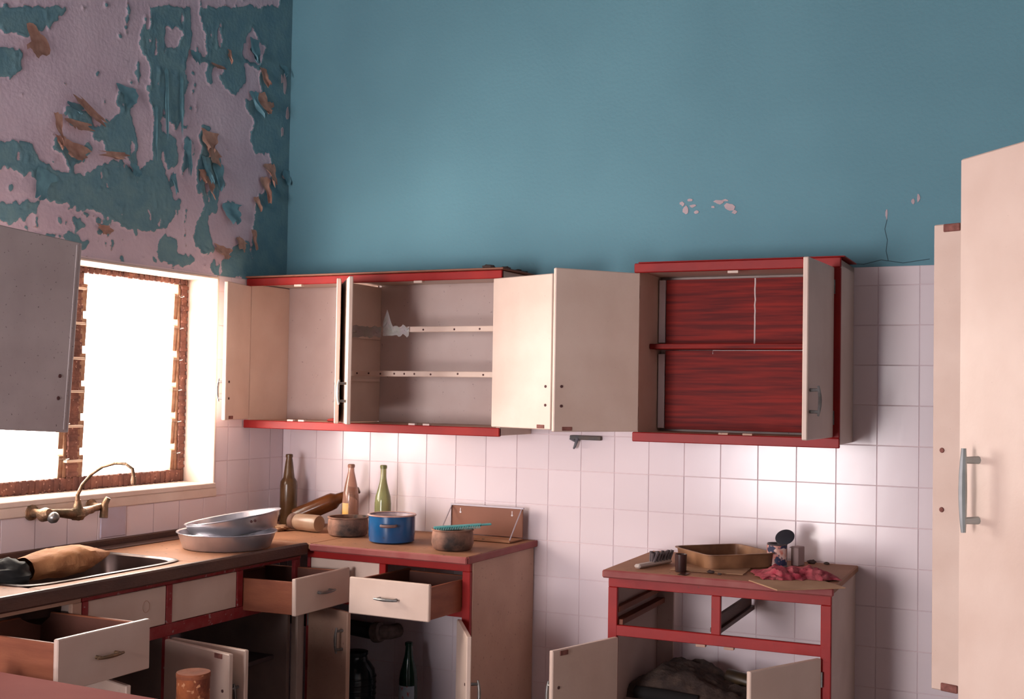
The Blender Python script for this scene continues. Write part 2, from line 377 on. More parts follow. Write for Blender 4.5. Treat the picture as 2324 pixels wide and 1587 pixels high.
def painted(y, z):
    v = Vector((y*14, z*14, 0)); w = Vector((y*55, z*55, 4))
    dy = .012*noise.noise(v)+.010*noise.noise(w); dz = .014*noise.noise(v+Vector((9, 3, 1)))+.016*noise.noise(w+Vector((5, 5, 5)))
    y += dy; z += dz
    for p, b in zip(HH, HB):
        if b[0] < y < b[1] and b[2] < z < b[3] and inside(p, y, z): return 0.
    for p, b in zip(PP, BB):
        if b[0] < y < b[1] and b[2] < z < b[3] and inside(p, y, z):
            # narrow vertical scratches in the flaking bands
            if y < -.45 and noise.noise(Vector((y*60, z*7, 8)))+.3*noise.noise(Vector((y*90, z*40, 1))) > .40: return .3
            return 1.
    if y > -.10 and z > 2.05: return 1.
    nn = noise.noise(Vector((y*26, z*26, 20)))+.4*noise.noise(Vector((y*70, z*50, 2)))
    if nn > (.36 if z < 2.02+.35*min(1, max(0, (-.4-y)/1.0)) else .60) and y < -.3: return .8
    if -1.12 < y < -.62 and noise.noise(Vector((y*55, z*5.5, 31))) > .40: return .8
    return 0.
def peeling():
    y0, y1, z0, z1 = -2.45, -.0005, TT, 3.66; st = .0058
    nu = int((y1-y0)/st); nv = int((z1-z0)/st)
    g = [[painted(y0+(y1-y0)*i/nu, z0+(z1-z0)*j/nv) for i in range(nu+1)] for j in range(nv+1)]
    s = [[0.]*(nu+1) for _ in range(nv+1)]
    for j in range(nv+1):
        for i in range(nu+1):
            a = 0; c = 0
            for dj in (-1, 0, 1):
                for di in (-1, 0, 1):
                    jj, ii = j+dj, i+di
                    if 0 <= jj <= nv and 0 <= ii <= nu: a += g[jj][ii]; c += 1
            s[j][i] = a/c
    vs = []; at = []
    for j in range(nv+1):
        for i in range(nu+1):
            y = y0+(y1-y0)*i/nu; z = z0+(z1-z0)*j/nv; q = s[j][i]
            h = -.003+.0035*min(1, max(0, (q-.3)/.4))+.0012*noise.noise(Vector((y*9, z*9, 2)))
            # edges of the paint film lift slightly off the plaster
            if .35 < q < .9: h += .0035*max(0, noise.noise(Vector((y*20, z*20, 7)))+.35)
            vs.append((h, y, z)); at.append(q)
    fs = [(j*(nu+1)+i, j*(nu+1)+i+1, (j+1)*(nu+1)+i+1, (j+1)*(nu+1)+i) for j in range(nv) for i in range(nu)]
    me = bpy.data.meshes.new('peeling_paint'); me.from_pydata(vs, [], fs)
    a = me.attributes.new('film', 'FLOAT', 'POINT'); a.data.foreach_set('value', at)
    me.polygons.foreach_set('use_smooth', [True]*len(fs)); me.update()
    m = bpy.data.materials.new('peeling_teal_on_plaster'); m.use_nodes = True; nt = m.node_tree; p = nt.nodes['Principled BSDF']
    at_ = _n(nt, 'ShaderNodeAttribute', attribute_name='film'); tc = _n(nt, 'ShaderNodeTexCoord')
    def nzz(sc, lo, hi, det=6):
        t = _n(nt, 'ShaderNodeTexNoise'); t.inputs['Scale'].default_value = sc; t.inputs['Detail'].default_value = det
        nt.links.new(tc.outputs['Object'], t.inputs['Vector']); r = _n(nt, 'ShaderNodeMapRange')
        r.inputs[1].default_value = lo; r.inputs[2].default_value = hi; nt.links.new(t.outputs[0], r.inputs[0]); return t, r.outputs[0]
    def mixc(f, a, b):
        x = _n(nt, 'ShaderNodeMix', data_type='RGBA'); nt.links.new(f, x.inputs[0])
        for k, c in ((6, a), (7, b)):
            if isinstance(c, tuple): x.inputs[k].default_value = (*c, 1)
            else: nt.links.new(c, x.inputs[k])
        return x.outputs[2]
    _, n1 = nzz(5, .35, .65); _, n2 = nzz(14, .38, .62); t3, n3 = nzz(60, .3, .7)
    plaster = mixc(n1, (.62, .52, .61), (.54, .44, .53)); 
    paint = mixc(n2, (.15, .29, .33), (.115, .25, .31))
    ad = _n(nt, 'ShaderNodeMath', operation='MULTIPLY_ADD'); nt.links.new(n3, ad.inputs[0]); ad.inputs[1].default_value = .42; nt.links.new(at_.outputs['Fac'], ad.inputs[2])
    r = _n(nt, 'ShaderNodeMapRange'); r.inputs[1].default_value = .66; r.inputs[2].default_value = .74; nt.links.new(ad.outputs[0], r.inputs[0])
    base = mixc(r.outputs[0], plaster, paint)
    # thin rust-tinted line where the film broke
    cr_ = _n(nt, 'ShaderNodeValToRGB'); e = cr_.color_ramp.elements; e[0].position = .58; e[0].color = (0, 0, 0, 1); e[1].position = .66; e[1].color = (1, 1, 1, 1)
    e3 = cr_.color_ramp.elements.new(.72); e3.color = (0, 0, 0, 1); nt.links.new(ad.outputs[0], cr_.inputs[0])
    mu = _n(nt, 'ShaderNodeMath', operation='MULTIPLY'); nt.links.new(cr_.outputs[0], mu.inputs[0]); nt.links.new(n2, mu.inputs[1])
    nt.links.new(mixc(mu.outputs[0], base, (.36, .23, .22)), p.inputs['Base Color']); p.inputs['Roughness'].default_value = .72
    b = _n(nt, 'ShaderNodeBump'); b.inputs['Strength'].default_value = .35; b.inputs['Distance'].default_value = .006
    nt.links.new(t3.outputs[0], b.inputs['Height']); nt.links.new(b.outputs[0], p.inputs['Normal'])
    me.materials.append(m)
    o = bpy.data.objects.new('peeling_paint', me); COL.objects.link(o); o.parent = wl
    o['label'] = 'teal paint flaking off lilac plaster'
peeling()
# curled flakes of loose paint: peach undersides and teal faces hanging off the plaster
PEACH = mat('peach_paint_underside', (.58, .34, .26), .75, (.36, .18, .14), 30, .8)
TFL = mat('teal_paint_flake', (.17, .36, .43), .5, (.09, .21, .26), 25, .7)
def flake(cx, cy, w, h, ang, m, lift=.5, sd=None):
    """hanging flake: centre, size in crop pixels; attached along its top edge, lower end curls into the room"""
    y, z = px2wall(30+cx/2.48, 40+(cy-h/2)/2.48); s = 1/(2.48*520)
    W_ = w*s*1.7; H_ = h*s*1.35; seed = cx*.137+cy*.071; M = T(.002, y, z) @ RX(ang); mb = MB(); nu, nv = 7, 8
    def fn(u, v):
        out = .45*lift*H_*(v**1.6)*(1+.5*noise.noise((u*2, seed, 1)))+.002
        ww = W_*(1-.62*v**1.6)*(.85+.5*noise.noise((v*3, seed, 5)))
        yy = (u-.5)*ww+W_*.25*noise.noise((v*2.5, seed, 7))
        zz = -H_*v*(1+.35*noise.noise((u*3, seed, 9)))*.97
        return (out+.010*abs(u-.5)*v, yy, zz+.10*H_*noise.noise((u*5, v*3, seed)))
    mb.sheet(fn, nu, nv, M=M)
    mb.build('paint_flake', m, wl, label='peach underside showing' if m is PEACH else None)
for a in [(160,150,95,110,-28,PEACH),(350,597,120,36,0,PEACH,1.2),(250,590,32,100,0,PEACH),(335,735,120,70,-8,PEACH,.8),(450,535,190,40,-27,PEACH,.6),(265,690,40,50,0,PEACH),
          (1095,680,95,85,0,PEACH,.6),(1135,780,100,85,-35,PEACH,.6),(1058,885,50,60,10,PEACH),(1150,880,60,110,0,TFL),(1385,470,70,90,20,PEACH,.8),(1430,500,60,60,0,PEACH),(1350,470,50,110,10,TFL,.8),
          (1408,330,50,85,0,PEACH,.6),(1438,870,60,90,10,PEACH,.5),(1408,950,60,100,10,PEACH,.5),(1365,1040,38,60,15,PEACH),(1175,1315,100,55,-8,PEACH,.9),(1290,1280,75,60,-30,PEACH,.7),
          (1350,1240,32,90,0,PEACH),(570,770,150,28,8,PEACH,1),(505,1185,70,35,0,PEACH),(1225,1090,110,85,5,TFL,.7),(1355,175,60,110,0,TFL,.5),(1362,210,60,60,0,TFL,.6),(1212,210,24,60,0,PEACH),
          (1150,275,90,20,0,PEACH,1),(640,430,90,80,0,TFL,.5),(200,930,70,120,-25,TFL,.4),(900,920,26,90,0,TFL),(680,850,60,50,-15,TFL,.6),(1075,840,40,120,5,TFL,.7),(1100,940,40,90,0,PEACH,.8),
          (345,500,70,40,0,TFL,1),(1020,215,60,50,0,TFL),(1520,300,50,60,0,TFL,.5),(1535,890,60,60,0,TFL,.5),(860,420,22,260,0,TFL,.08),(945,450,20,240,0,TFL,.08),(800,600,18,200,0,TFL,.06),(980,760,40,150,0,TFL,.2)]:
    flake(*a)
# bare plaster chips: in the corner and on the back wall
rc = random.Random(11)
def chip(px, py, wpx, hpx, wall):
    d = CM @ Vector(((px-1183)/2664.74, -(py-812)/2664.74, -1))
    k = (0-C0.y)/d.y if wall == 'b' else (0-C0.x)/d.x; p = C0+d*k; s = k/2664.74
    n_ = 9; poly = []
    for i in range(n_):
        a = 2*PI*i/n_; q = rc.uniform(.55, 1.1)
        poly.append((math.cos(a)*wpx*s*.6*q, math.sin(a)*hpx*s*.55*q))
    M = (T(p.x, -.0002, p.z) @ RX(90)) if wall == 'b' else (T(.001, p.y, p.z) @ RZ(90) @ RX(90))
    MB().prism(poly, 0, .002, M).build('plaster_chip', CHIP, wb if wall == 'b' else wl)
for a in [(1556,478,14,20),(1548,462,10,12),(1572,468,16,10),(1581,482,12,8),(1565,455,12,7),(1632,459,24,10),(1655,470,22,22),(1667,481,12,12),(1618,470,9,6),(1645,455,14,6),(2072,458,10,14),(2085,450,7,20),(2012,485,4,26)]: chip(*a, 'b')
for a in [(652,255,9,16),(654,290,6,20),(648,200,8,22),(650,398,20,8),(646,180,6,10),(657,230,5,14)]: chip(*a, 'b')
for a in [(646,190,10,44),(649,400,30,14),(640,300,9,24),(652,260,10,36),(640,180,8,20)]: chip(*a, 'l')
# hairline cracks above the tiles on the right
cm_ = MB()
for pts in ([(2010,478),(2013,500),(2008,520),(2014,545),(2011,570),(2016,592)], [(1905,597),(1960,600),(2000,590),(2050,597),(2110,588)]):
    l = []
    for a, b in pts:
        d = CM @ Vector(((a-1183)/2664.74, -(b-812)/2664.74, -1)); k = -C0.y/d.y; l.append(C0+d*k+Vector((0, -.0002, 0)))
    cm_.tube(l, .0012, 4)
cm_.build('paint_crack', mat('crack_dark', (.05, .09, .11), .9), wb)

# ------------------------------------------------------------------ window_1: louvre window
win = bpy.data.objects.new('window_1', None); COL.objects.link(win); win.location = (-.18, -1.145, WZ0); win['kind'] = 'structure'
OW = win.location
def wpart(nm, mb, m, label=None): return mb.build(nm, m, win, OW, label)
FX0, FX1 = -.215, -.165
fr = MB()
def rough_bar(mb, y0, y1, z0, z1):
    mb.box(FX0, FX1, y0, y1, z0, z1, .004)
    # flaking edges: uneven slivers of rusted scale
    L = max(y1-y0, z1-z0); nn = int(L/.03); hor = (y1-y0) > (z1-z0)
    for i in range(nn):
        a = random.uniform(.008, .022); b = random.uniform(.001, .005); t = (i+.5)/nn
        if hor:
            yy = y0+(y1-y0)*t; mb.box(FX1-.006, FX1+random.uniform(.001, .004), yy-a/2, yy+a/2, z0-b, z1+b*.6, .001)
        else:
            zz = z0+(z1-z0)*t; mb.box(FX1-.006, FX1+random.uniform(.001, .004), y0-b, y1+b, zz-a/2, zz+a/2, .001)
wpart('bottom_rail', (lambda m: (rough_bar(m, WY0, WY1, WZ0+.002, 1.160), m)[1])(MB()), WINW)
wpart('top_rail', (lambda m: (rough_bar(m, WY0, WY1, 1.982, WZ1-.001), m)[1])(MB()), WINW)
for y0, y1 in ((-.527, -.492), (-1.15, -1.098), (-1.798, -1.76)):
    wpart('stile', (lambda m: (rough_bar(m, y0, y1, 1.160, 1.982), m)[1])(MB()), WINW)
zl = [1.227, 1.365, 1.503, 1.635, 1.775, 1.915]
for (a, b) in ((-1.76, -1.15), (-1.098, -.527)):
    for s, yy in ((1, a), (-1, b)):
        wpart('louvre_channel', MB().box(-.205, -.172, yy, yy+s*.016, 1.16, 1.982, .002), CLIP)
        for z in zl:
            # saw-tooth blade clip: wedge that widens upwards
            M = T(-.188, yy+s*.016, z) @ RY(22)
            wpart('louvre_clip', MB().prism([(-.008, -.055), (.008, -.060), (.014, .05), (-.006, .055)], 0, 1, Matrix(((1, 0, 0, -.188), (0, 0, s*.022, yy+s*.014), (0, 1, 0, z-.03), (0, 0, 0, 1)))), CLIP)
    for i, z in enumerate(zl):
        if a > -1.2 and i in (): continue
        M = T(-.19, 0, z) @ RY(-12)
        wpart('louvre_blade', MB().box(-.07, .055, a+.018, b-.018, -.0025, .0025, .001, M), LGLASS)
for z in zl:
    wpart('louvre_arm', MB().box(-.172, -.150, -1.168, -1.088, z-.006, z+.004, .002, T(0, 0, 0)), mat('pale_louvre_arm', (.62, .47, .36), .5))
# ------------------------------------------------------------------ common cabinet pieces
def handle(parent, c, axis='x', L=.10, out=.028, off=(0, 0, 0), m=None, nrm=(0, -1, 0), r=.0045, name='handle', bow=.006):
    """bow handle: two posts and a slightly bowed bar, centre c, along axis, standing off along nrm"""
    c = Vector(c); n_ = Vector(nrm); ax = Vector((1, 0, 0)) if axis == 'x' else Vector((0, 0, 1)) if axis == 'z' else Vector((0, 1, 0))
    mb = MB()
    for s in (-1, 1):
        mb.tube([c+ax*s*L*.36, c+ax*s*L*.36+n_*out], [r*1.3, r*1.1], 8)
    pts = [c+ax*L*.5*t+n_*(out+bow*(1-t*t)) for t in (-1, -.7, -.35, 0, .35, .7, 1)]
    mb.tube(pts, [r*.8, r*1.1, r*1.3, r*1.4, r*1.3, r*1.1, r*.8], 8)
    return mb.build(name, m or STEEL, parent, off)
def door(parent, hinge, ang, w, h, t=.018, m=CREAM, hin=None, handle_z=None, inside=+1, plate='tb', edge=True, holes=True, label=None, off=(0, 0, 0), tilt=0):
    """leaf built from its hinge line: local +x runs to the free edge, local -y*inside is the OUTER face"""
    o = MB().box(0, w, -t/2, t/2, 0, h, .003).build('door', m, parent, label=label)
    o.location = Vector(hinge)-Vector(off); o.rotation_euler = (math.radians(tilt), 0, math.radians(ang))
    iy = inside*t/2
    if 't' in plate: MB().box(w-.075, w-.035, iy-.0015*inside, iy+.003*inside, h-.020, h-.004, .001).build('catch_plate', RUSTP, o)
    if 'b' in plate: MB().box(w-.075, w-.035, iy-.0015*inside, iy+.003*inside, .004, .018, .001).build('catch_plate', RUSTP, o)
    if handle_z is not None:
        if holes:
            for dz in (-.036, .036):
                MB().lathe([(.0, 0), (.0055, 0), (.0055, .002), (.003, .0025), (0, .0018)], 12, T(w-.03, iy, handle_z+dz) @ RX(-90*inside)).build('screw_head', HOLE, o)
        handle(o, (w-.03, -iy, handle_z), 'z', .10, nrm=(0, -inside, 0))
    for dz in (.07, h-.07):
        MB().lathe([(.0045, -.025), (.0045, .025)], 10, T(-.004, -inside*t/2*.8, dz)).build('hinge', STEEL, o)
    return o
def drawer(parent, x0, x1, yf, dep, z0, z1, rz=0, rx=0, off=(0, 0, 0), hnd=True, label=None, hm=None, worn=True):
    """open-topped drawer; front face at y=yf, body behind it (towards +y)"""
    t = .012; b = MB(); w = x1-x0
    b.box(0, t, .018, dep, .004, z1-z0-.012, .002).box(w-t, w, .018, dep, .004, z1-z0-.012, .002)
    b.box(t, w-t, dep-t, dep, .004, z1-z0-.02, .002)
    o = b.build('drawer', PLY, parent, label=label)
    o.location = Vector((x0, yf, z0))-Vector(off); o.rotation_euler = (math.radians(rx), 0, math.radians(rz))
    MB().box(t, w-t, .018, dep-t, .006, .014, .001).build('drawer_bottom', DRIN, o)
    # thin darker sheets over the inner faces
    MB().box(t, t+.0015, .02, dep-t, .014, z1-z0-.016, 0).box(w-t-.0015, w-t, .02, dep-t, .014, z1-z0-.016, 0).box(t, w-t, dep-t-.0015, dep-t, .014, z1-z0-.024, 0).build('drawer_inner_faces', DRIN, o)
    MB().box(-.003, w+.003, 0, .018, 0, z1-z0, .003).build('drawer_front', CREAM, o)
    if hnd: handle(o, (w/2, 0, (z1-z0)*.5), 'x', .10, .02, m=hm or STEEL)
    return o
# ------------------------------------------------------------------ upper cabinet left (back wall)
YB = -.002
UL = thing('wall_cabinet', 'long cream wall cabinet with red rails in the corner, four doors hanging open', 'cabinet', (.66, YB, 1.345))
def up(nm, mb, m=CREAM, label=None): return mb.build(nm, m, UL, UL.location, label)
ya, yf = YB-.001, -.285
up('side_panel', MB().box(.008, .026, ya, yf, 1.375, 2.0)); up('side_panel', MB().box(1.295, 1.313, ya, yf-.012, 1.35, 2.022))
up('divider', MB().box(.527, .545, ya, yf, 1.385, 1.995))
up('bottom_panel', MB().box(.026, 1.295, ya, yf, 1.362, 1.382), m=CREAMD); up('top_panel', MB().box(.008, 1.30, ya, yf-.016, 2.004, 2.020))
up('back_panel', MB().box(.026, .527, ya, ya-.006, 1.382, 2.004), m=INNER); up('back_panel', MB().box(.545, 1.295, ya, ya-.006, 1.382, 2.004), m=INNER)
up('rail', MB().box(.008, 1.313, yf, yf-.018, 1.990, 2.024, .003), RED, 'red painted rail'); up('rail', MB().box(.008, 1.313, yf, yf-.018, 1.346, 1.382, .003), RED, 'red painted rail')
up('roof_board', MB().box(.02, 1.33, -.01, -.325, 2.025, 2.032), BOARD, 'loose brown board on top')
# lippings left from the missing shelves, with nails
for z in (1.787, 1.598):
    lp = up('shelf_lipping', MB().box(.547, 1.293, -.262, -.274, z-.012, z+.012, .002), CREAM)
    for x in ([.56, .60, .66, .72, .79, .84, .89, .97, 1.1, 1.22] if z < 1.7 else [.56, .70, .93, 1.08, 1.2]):
        MB().lathe([(0, 0), (.0045, 0), (.0035, .002), (0, .0025)], 10, T(x, -.274, z+random.uniform(-.002, .002)) @ RX(90)).build('nail', HOLE, lp, UL.location)
    up('shelf_cleat', MB().box(.546, .558, -.03, -.25, z-.034, z-.020, .001)); up('shelf_cleat', MB().box(1.282, 1.294, -.03, -.25, z-.034, z-.020, .001))
for x in (.30, .92): up('catch', MB().box(x-.02, x+.02, -.286, -.31, 1.980, 1.990, .001), CREAM)
for x in (.27, .33, .90, .97): up('catch', MB().box(x-.016, x+.016, -.286, -.305, 1.382, 1.390, .001), INNER)
hz = .13
HU = .602
door(UL, (.030, -.306, 1.386), -74, .25, HU, off=UL.location, inside=+1, handle_z=hz, plate='b')
# leaves hinged on the right of their bay: inner side flips
door(UL, (.524, -.306, 1.386), -56, .255, HU, off=UL.location, inside=-1, handle_z=hz, plate='b')
door(UL, (.548, -.310, 1.386), -50.5, .345, HU, off=UL.location, inside=+1, handle_z=hz, plate='b')
door(UL, (1.285, -.308, 1.386), -21, .345, HU, off=UL.location, inside=-1, handle_z=hz, plate='b')
# ------------------------------------------------------------------ upper cabinet right
UR = thing('wall_cabinet', 'shorter red framed wall cabinet lined with red woodgrain, on the right', 'cabinet', (2.272, YB-.012, 1.345), math.radians(1.6))
def ur(nm, mb, m=CREAM, label=None): return mb.build(nm, m, UR, (2.272, YB, 1.345), label)
ur('side_panel', MB().box(1.885, 1.903, ya, yf, 1.36, 2.02)); ur('side_panel', MB().box(2.640, 2.658, ya, yf, 1.36, 2.02))
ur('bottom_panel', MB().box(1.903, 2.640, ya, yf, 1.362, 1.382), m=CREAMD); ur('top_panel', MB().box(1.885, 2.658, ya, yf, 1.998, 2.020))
ur('back_panel', MB().box(1.903, 2.640, ya, ya-.006, 1.382, 2.0), m=INNER)
ur('rail', MB().box(1.885, 2.658, yf, yf-.018, 1.992, 2.028, .003), RED, 'red top rail'); ur('rail', MB().box(1.885, 2.658, yf, yf-.018, 1.348, 1.384, .003), RED, 'red bottom rail')
ur('stile', MB().box(2.622, 2.658, yf, yf-.018, 1.384, 1.992, .003), RED, 'red right stile')
ur('roof_board', MB().box(1.90, 2.672, -.03, -.300, 2.029, 2.033), RED, 'red board lying on top')
# woodgrain lining in three pieces with white seams
ur('lining_panel', MB().box(1.937, 2.2935, -.055, -.060, 1.728, 1.985, .001), WGRAIN, 'red woodgrain lining')
ur('lining_panel', MB().box(2.2965, 2.630, -.055, -.060, 1.728, 1.985, .001), WGRAIN, 'red woodgrain lining')
ur('lining_panel', MB().box(1.937, 2.630, -.055, -.060, 1.392, 1.7035, .001), WGRAIN, 'red woodgrain lining')
seam = [(2.295+.003*noise.noise((k*.9, 0, 0)), -.0605, 1.985-.255*k/12) for k in range(13)]
ur('seam', MB().tube(seam, .0028, 5).tube([(2.13, -.0605, 1.690), (2.13, -.0605, 1.704), (2.63, -.0605, 1.7045)], .0012, 5), mat('white_filler', (.75, .66, .66), .8))
ur('corner_strip', MB().box(1.908, 1.934, -.048, -.062, 1.395, 1.69, .001).box(1.908, 1.934, -.048, -.062, 1.735, 1.985, .001), mat('white_strip', (.72, .66, .70), .6))
ur('shelf', MB().box(1.904, 2.638, -.064, -.165, 1.706, 1.726, .002), WGRAIN, 'red shelf')
ur('catch', MB().box(2.25, 2.29, -.286, -.31, 1.980, 1.990, .001), CREAM)
for x in (2.24, 2.33): ur('catch', MB().box(x-.018, x+.018, -.286, -.309, 1.384, 1.391, .001).box(x-.012, x+.012, -.309, -.3095, 1.386, 1.389, 0), CREAMD)
door(UR, (1.908, -.312, 1.386), -129.5, .362, HU, off=(2.272, YB, 1.345), inside=+1, handle_z=hz, plate='b')
door(UR, (2.628, -.308, 1.386), -94, .350, HU+.004, off=(2.272, YB, 1.345), inside=-1, handle_z=hz, plate='b')
# ------------------------------------------------------------------ upper cabinet on the left wall: only its sagging leaf shows
UW = thing('wall_cabinet', 'speckled grey cabinet door sagging open over the window at the left edge', 'cabinet', (0, -2.36, 1.36), math.radians(90))
def uw(nm, mb, m=CREAM): return mb.build(nm, m, UW, (0, 0, 0))
# local: x along world y, -y towards the room
uw('side_panel', MB().box(-.40, -.382, -.002, -.30, 0, .66)); uw('side_panel', MB().box(.372, .39, -.002, -.30, 0, .66))
uw('bottom_panel', MB().box(-.382, .372, -.002, -.30, 0, .018)); uw('top_panel', MB().box(-.382, .372, -.002, -.30, .642, .66))
uw('back_panel', MB().box(-.382, .372, -.002, -.008, .018, .642), INNER)
gd = MB().box(0, .36, -.010, .010, 0, .655, .003).build('door', GREY, UW, label='speckled grey door, sagging')
gd.location = (.392, -.315, .026); gd.rotation_euler = (0, math.radians(3.3), math.radians(-1))
for z in (.19, .115):
    MB().lathe([(0, 0), (.007, 0), (.006, .002), (0, .0015)], 12, T(.36-.055, -.010, z) @ RX(90)).build('screw_hole', HOLE, gd)
MB().box(.335, .342, -.012, -.0095, 0.01, .645, .0005).build('edge_lipping', GREY, gd)
# ------------------------------------------------------------------ left run: sink unit (local x = world y + 1.756, local -y = world +x)
SU = thing('base_cabinet', 'sink base cabinet with red frame under the window, two blank drawer fronts', 'cabinet', (.002, -1.756, 0), math.radians(90))
def su(nm, mb, m=CREAM, label=None): return mb.build(nm, m, SU, (0, 0, 0), label)
Fy = -.568
su('rail', MB().box(0, 1.15, Fy+.018, Fy, .835, .872, .002), REDW, 'worn red top rail'); su('rail', MB().box(0, 1.15, Fy+.018, Fy, .655, .698, .002), REDW, 'dark red middle rail')
for a, b in ((0, .026), (.382, .410), (.756, .789), (1.11, 1.145)): su('stile', MB().box(a, b, Fy+.017, Fy-.001, .698, .835, .002), REDW)
MB().tube([(.285+.016*math.cos(k*PI/9), Fy+.0015, .775+.020*math.sin(k*PI/9)) for k in range(19)], .0012, 5).build('ring_stain', CREAMD, SU)
su('stile', MB().box(.380, .404, Fy+.017, Fy-.001, .10, .655, .002), REDW)
su('drawer_front', MB().box(.028, .380, Fy+.014, Fy+.002, .700, .833, .002)); _rm = su('drawer_front', MB().box(.412, .754, Fy+.014, Fy+.002, .700, .833, .002))
su('side_panel', MB().box(0, .018, -.01, Fy+.018, .0, .835), m=INNERD); su('side_panel', MB().box(1.075, 1.093, -.01, Fy+.004, .0, .66), m=INNERD)
su('corner_post', MB().box(1.135, 1.178, Fy+.03, Fy-.002, .0, .655), m=CREAM); su('bottom_panel', MB().box(.018, 1.075, -.01, Fy+.02, .09, .108), m=INNERD)
su('shelf', MB().box(.40, 1.074, -.03, -.50, .435, .452), m=SHELFD, label='dark lower shelf')
su('plinth', MB().box(0, 1.093, Fy+.06, Fy+.045, 0, .09), m=SHELFD)
su('divider', MB().box(.384, .400, -.01, Fy+.018, .108, .66), m=INNERD)
LH = .545
door(SU, (.378, Fy-.008, .105), -102, .355, LH, inside=-1, handle_z=LH-.16, plate='t')
door(SU, (.408, Fy-.008, .105), -95, .355, LH, inside=+1, handle_z=LH-.16, plate='')
drawer(SU, .793, 1.141, -.815, .42, .682, .820, rz=0, rx=-1.0, hm=STEEL, label='open plywood drawer pulled out')
# near unit with the open drawer at the left edge
NU = thing('base_cabinet', 'cream base cabinet at the far left with its deep drawer pulled out', 'cabinet', (.002, -2.62, 0), math.radians(90))
def nu_(nm, mb, m=CREAM, label=None): return mb.build(nm, m, NU, (0, 0, 0), label)
nu_('rail', MB().box(0, .86, Fy+.018, Fy, .835, .872, .002), CREAMD); nu_('rail', MB().box(0, .86, Fy+.018, Fy, .65, .69, .002), CREAMD)
for a, b in ((0, .03), (.43, .465), (.822, .862)): nu_('stile', MB().box(a, b, Fy+.017, Fy-.001, .10, .835, .002), CREAMD)
nu_('side_panel', MB().box(0, .018, -.01, Fy+.018, 0, .835)); nu_('side_panel', MB().box(.842, .860, -.01, Fy+.018, 0, .835))
nu_('drawer_front', MB().box(.032, .428, Fy+.014, Fy+.002, .695, .833, .002)); nu_('bottom_panel', MB().box(.018, .842, -.01, Fy+.02, .09, .108))
nu_('plinth', MB().box(0, .86, Fy+.06, Fy+.045, 0, .09), SHELFD)
nd = drawer(NU, .468, .817, -.900, .46, .672, .822, rx=-.6, rz=0, hm=BRONZE, label='deep drawer pulled far out')
door(NU, (.818, Fy-.008, .105), -105, .34, .535, inside=-1, handle_z=.40, plate='')
# ------------------------------------------------------------------ back run base cabinet
BU = thing('base_cabinet', 'red framed base cabinet in the corner with a drawer and both doors open', 'cabinet', (.575, -.004, 0))
def bu(nm, mb, m=CREAM, label=None): return mb.build(nm, m, BU, BU.location, label)
bu('rail', MB().box(.575, 1.335, -.552, -.570, .838, .872, .002), RED, 'red top rail'); bu('rail', MB().box(.60, 1.335, -.552, -.570, .662, .700, .002), RED, 'red middle rail')
bu('stile', MB().box(1.302, 1.336, -.552, -.571, 0, .838, .002), RED, 'red right stile'); bu('stile', MB().box(.925, .955, -.552, -.571, .700, .838, .002), RED)
bu('stile', MB().box(.575, .590, -.552, -.571, 0, .838, .002), REDW)
bu('side_panel', MB().box(1.318, 1.338, -.01, -.551, 0, .872), CREAMD, 'scuffed cream end panel'); bu('drawer_front', MB().box(.592, .924, -.556, -.568, .702, .837, .002))
bu('bottom_panel', MB().box(.59, 1.318, -.01, -.55, .10, .118), INNER); bu('plinth', MB().box(.59, 1.318, -.49, -.505, 0, .10), SHELFD)
bu('runner', MB().box(.935, .955, -.02, -.55, .690, .705, .001), PLY)
drawer(BU, .957, 1.300, -.822, .42, .686, .822, rx=-1.0, off=BU.location, hm=STEEL, label='open drawer with pale front')
door(BU, (.602, -.580, .118), -22, .285, .54, off=BU.location, inside=+1, handle_z=.43, plate='', m=CREAMD)
door(BU, (1.300, -.585, .118), -54.5, .325, .54, off=BU.location, inside=-1, handle_z=.33, plate='', m=CREAM)
# ------------------------------------------------------------------ free-standing base cabinet on the right
FU = thing('base_cabinet', 'free-standing red framed base cabinet with empty drawer openings', 'cabinet', (2.282, -.025, 0), math.radians(2.1))
def fu(nm, mb, m=CREAM, label=None): return mb.build(nm, m, FU, (0, 0, 0), label)
w2 = .392
fu('rail', MB().box(-w2, w2, -.530, -.548, .836, .871, .002), RED, 'red top rail'); fu('rail', MB().box(-w2, w2, -.530, -.548, .664, .702, .002), RED, 'red middle rail')
fu('stile', MB().box(-w2, -w2+.034, -.530, -.549, 0, .836, .002), RED); fu('stile', MB().box(w2-.034, w2, -.530, -.549, 0, .836, .002), RED)
fu('stile', MB().box(-.014, .018, -.530, -.549, .702, .836, .002), RED)
fu('side_panel', MB().box(-w2, -w2+.018, 0, -.530, 0, .871), INNER); fu('side_panel', MB().box(w2-.018, w2, 0, -.530, 0, .871), CREAM, 'cream end panel')
fu('back_batten', MB().box(-w2+.018, -w2+.085, -.004, -.016, .118, .86), INNER)
fu('runner', MB().box(-w2+.018, -w2+.038, -.02, -.53, .745, .765, .001).box(-w2+.018, -w2+.05, -.02, -.53, .700, .720, .001), PLY)
fu('runner', MB().box(-.022, .018, -.02, -.53, .706, .722, .001).box(-.006, .006, -.02, -.53, .722, .765, .001), DARKW, 'dark middle drawer runner')
fu('bottom_panel', MB().box(-w2+.018, w2-.018, -.004, -.52, .39, .408), INNER); fu('plinth', MB().box(-w2+.018, w2-.018, -.47, -.485, 0, .10), SHELFD)
for x in (-.055, .045): fu('catch', MB().box(x-.017, x+.017, -.515, -.535, .652, .664, .001).box(x-.012, x+.012, -.535, -.5355, .655, .659, 0), CREAMD)
door(FU, (-w2+.036, -.556, .10), -110, .345, .562, inside=+1, handle_z=.40, plate='t')
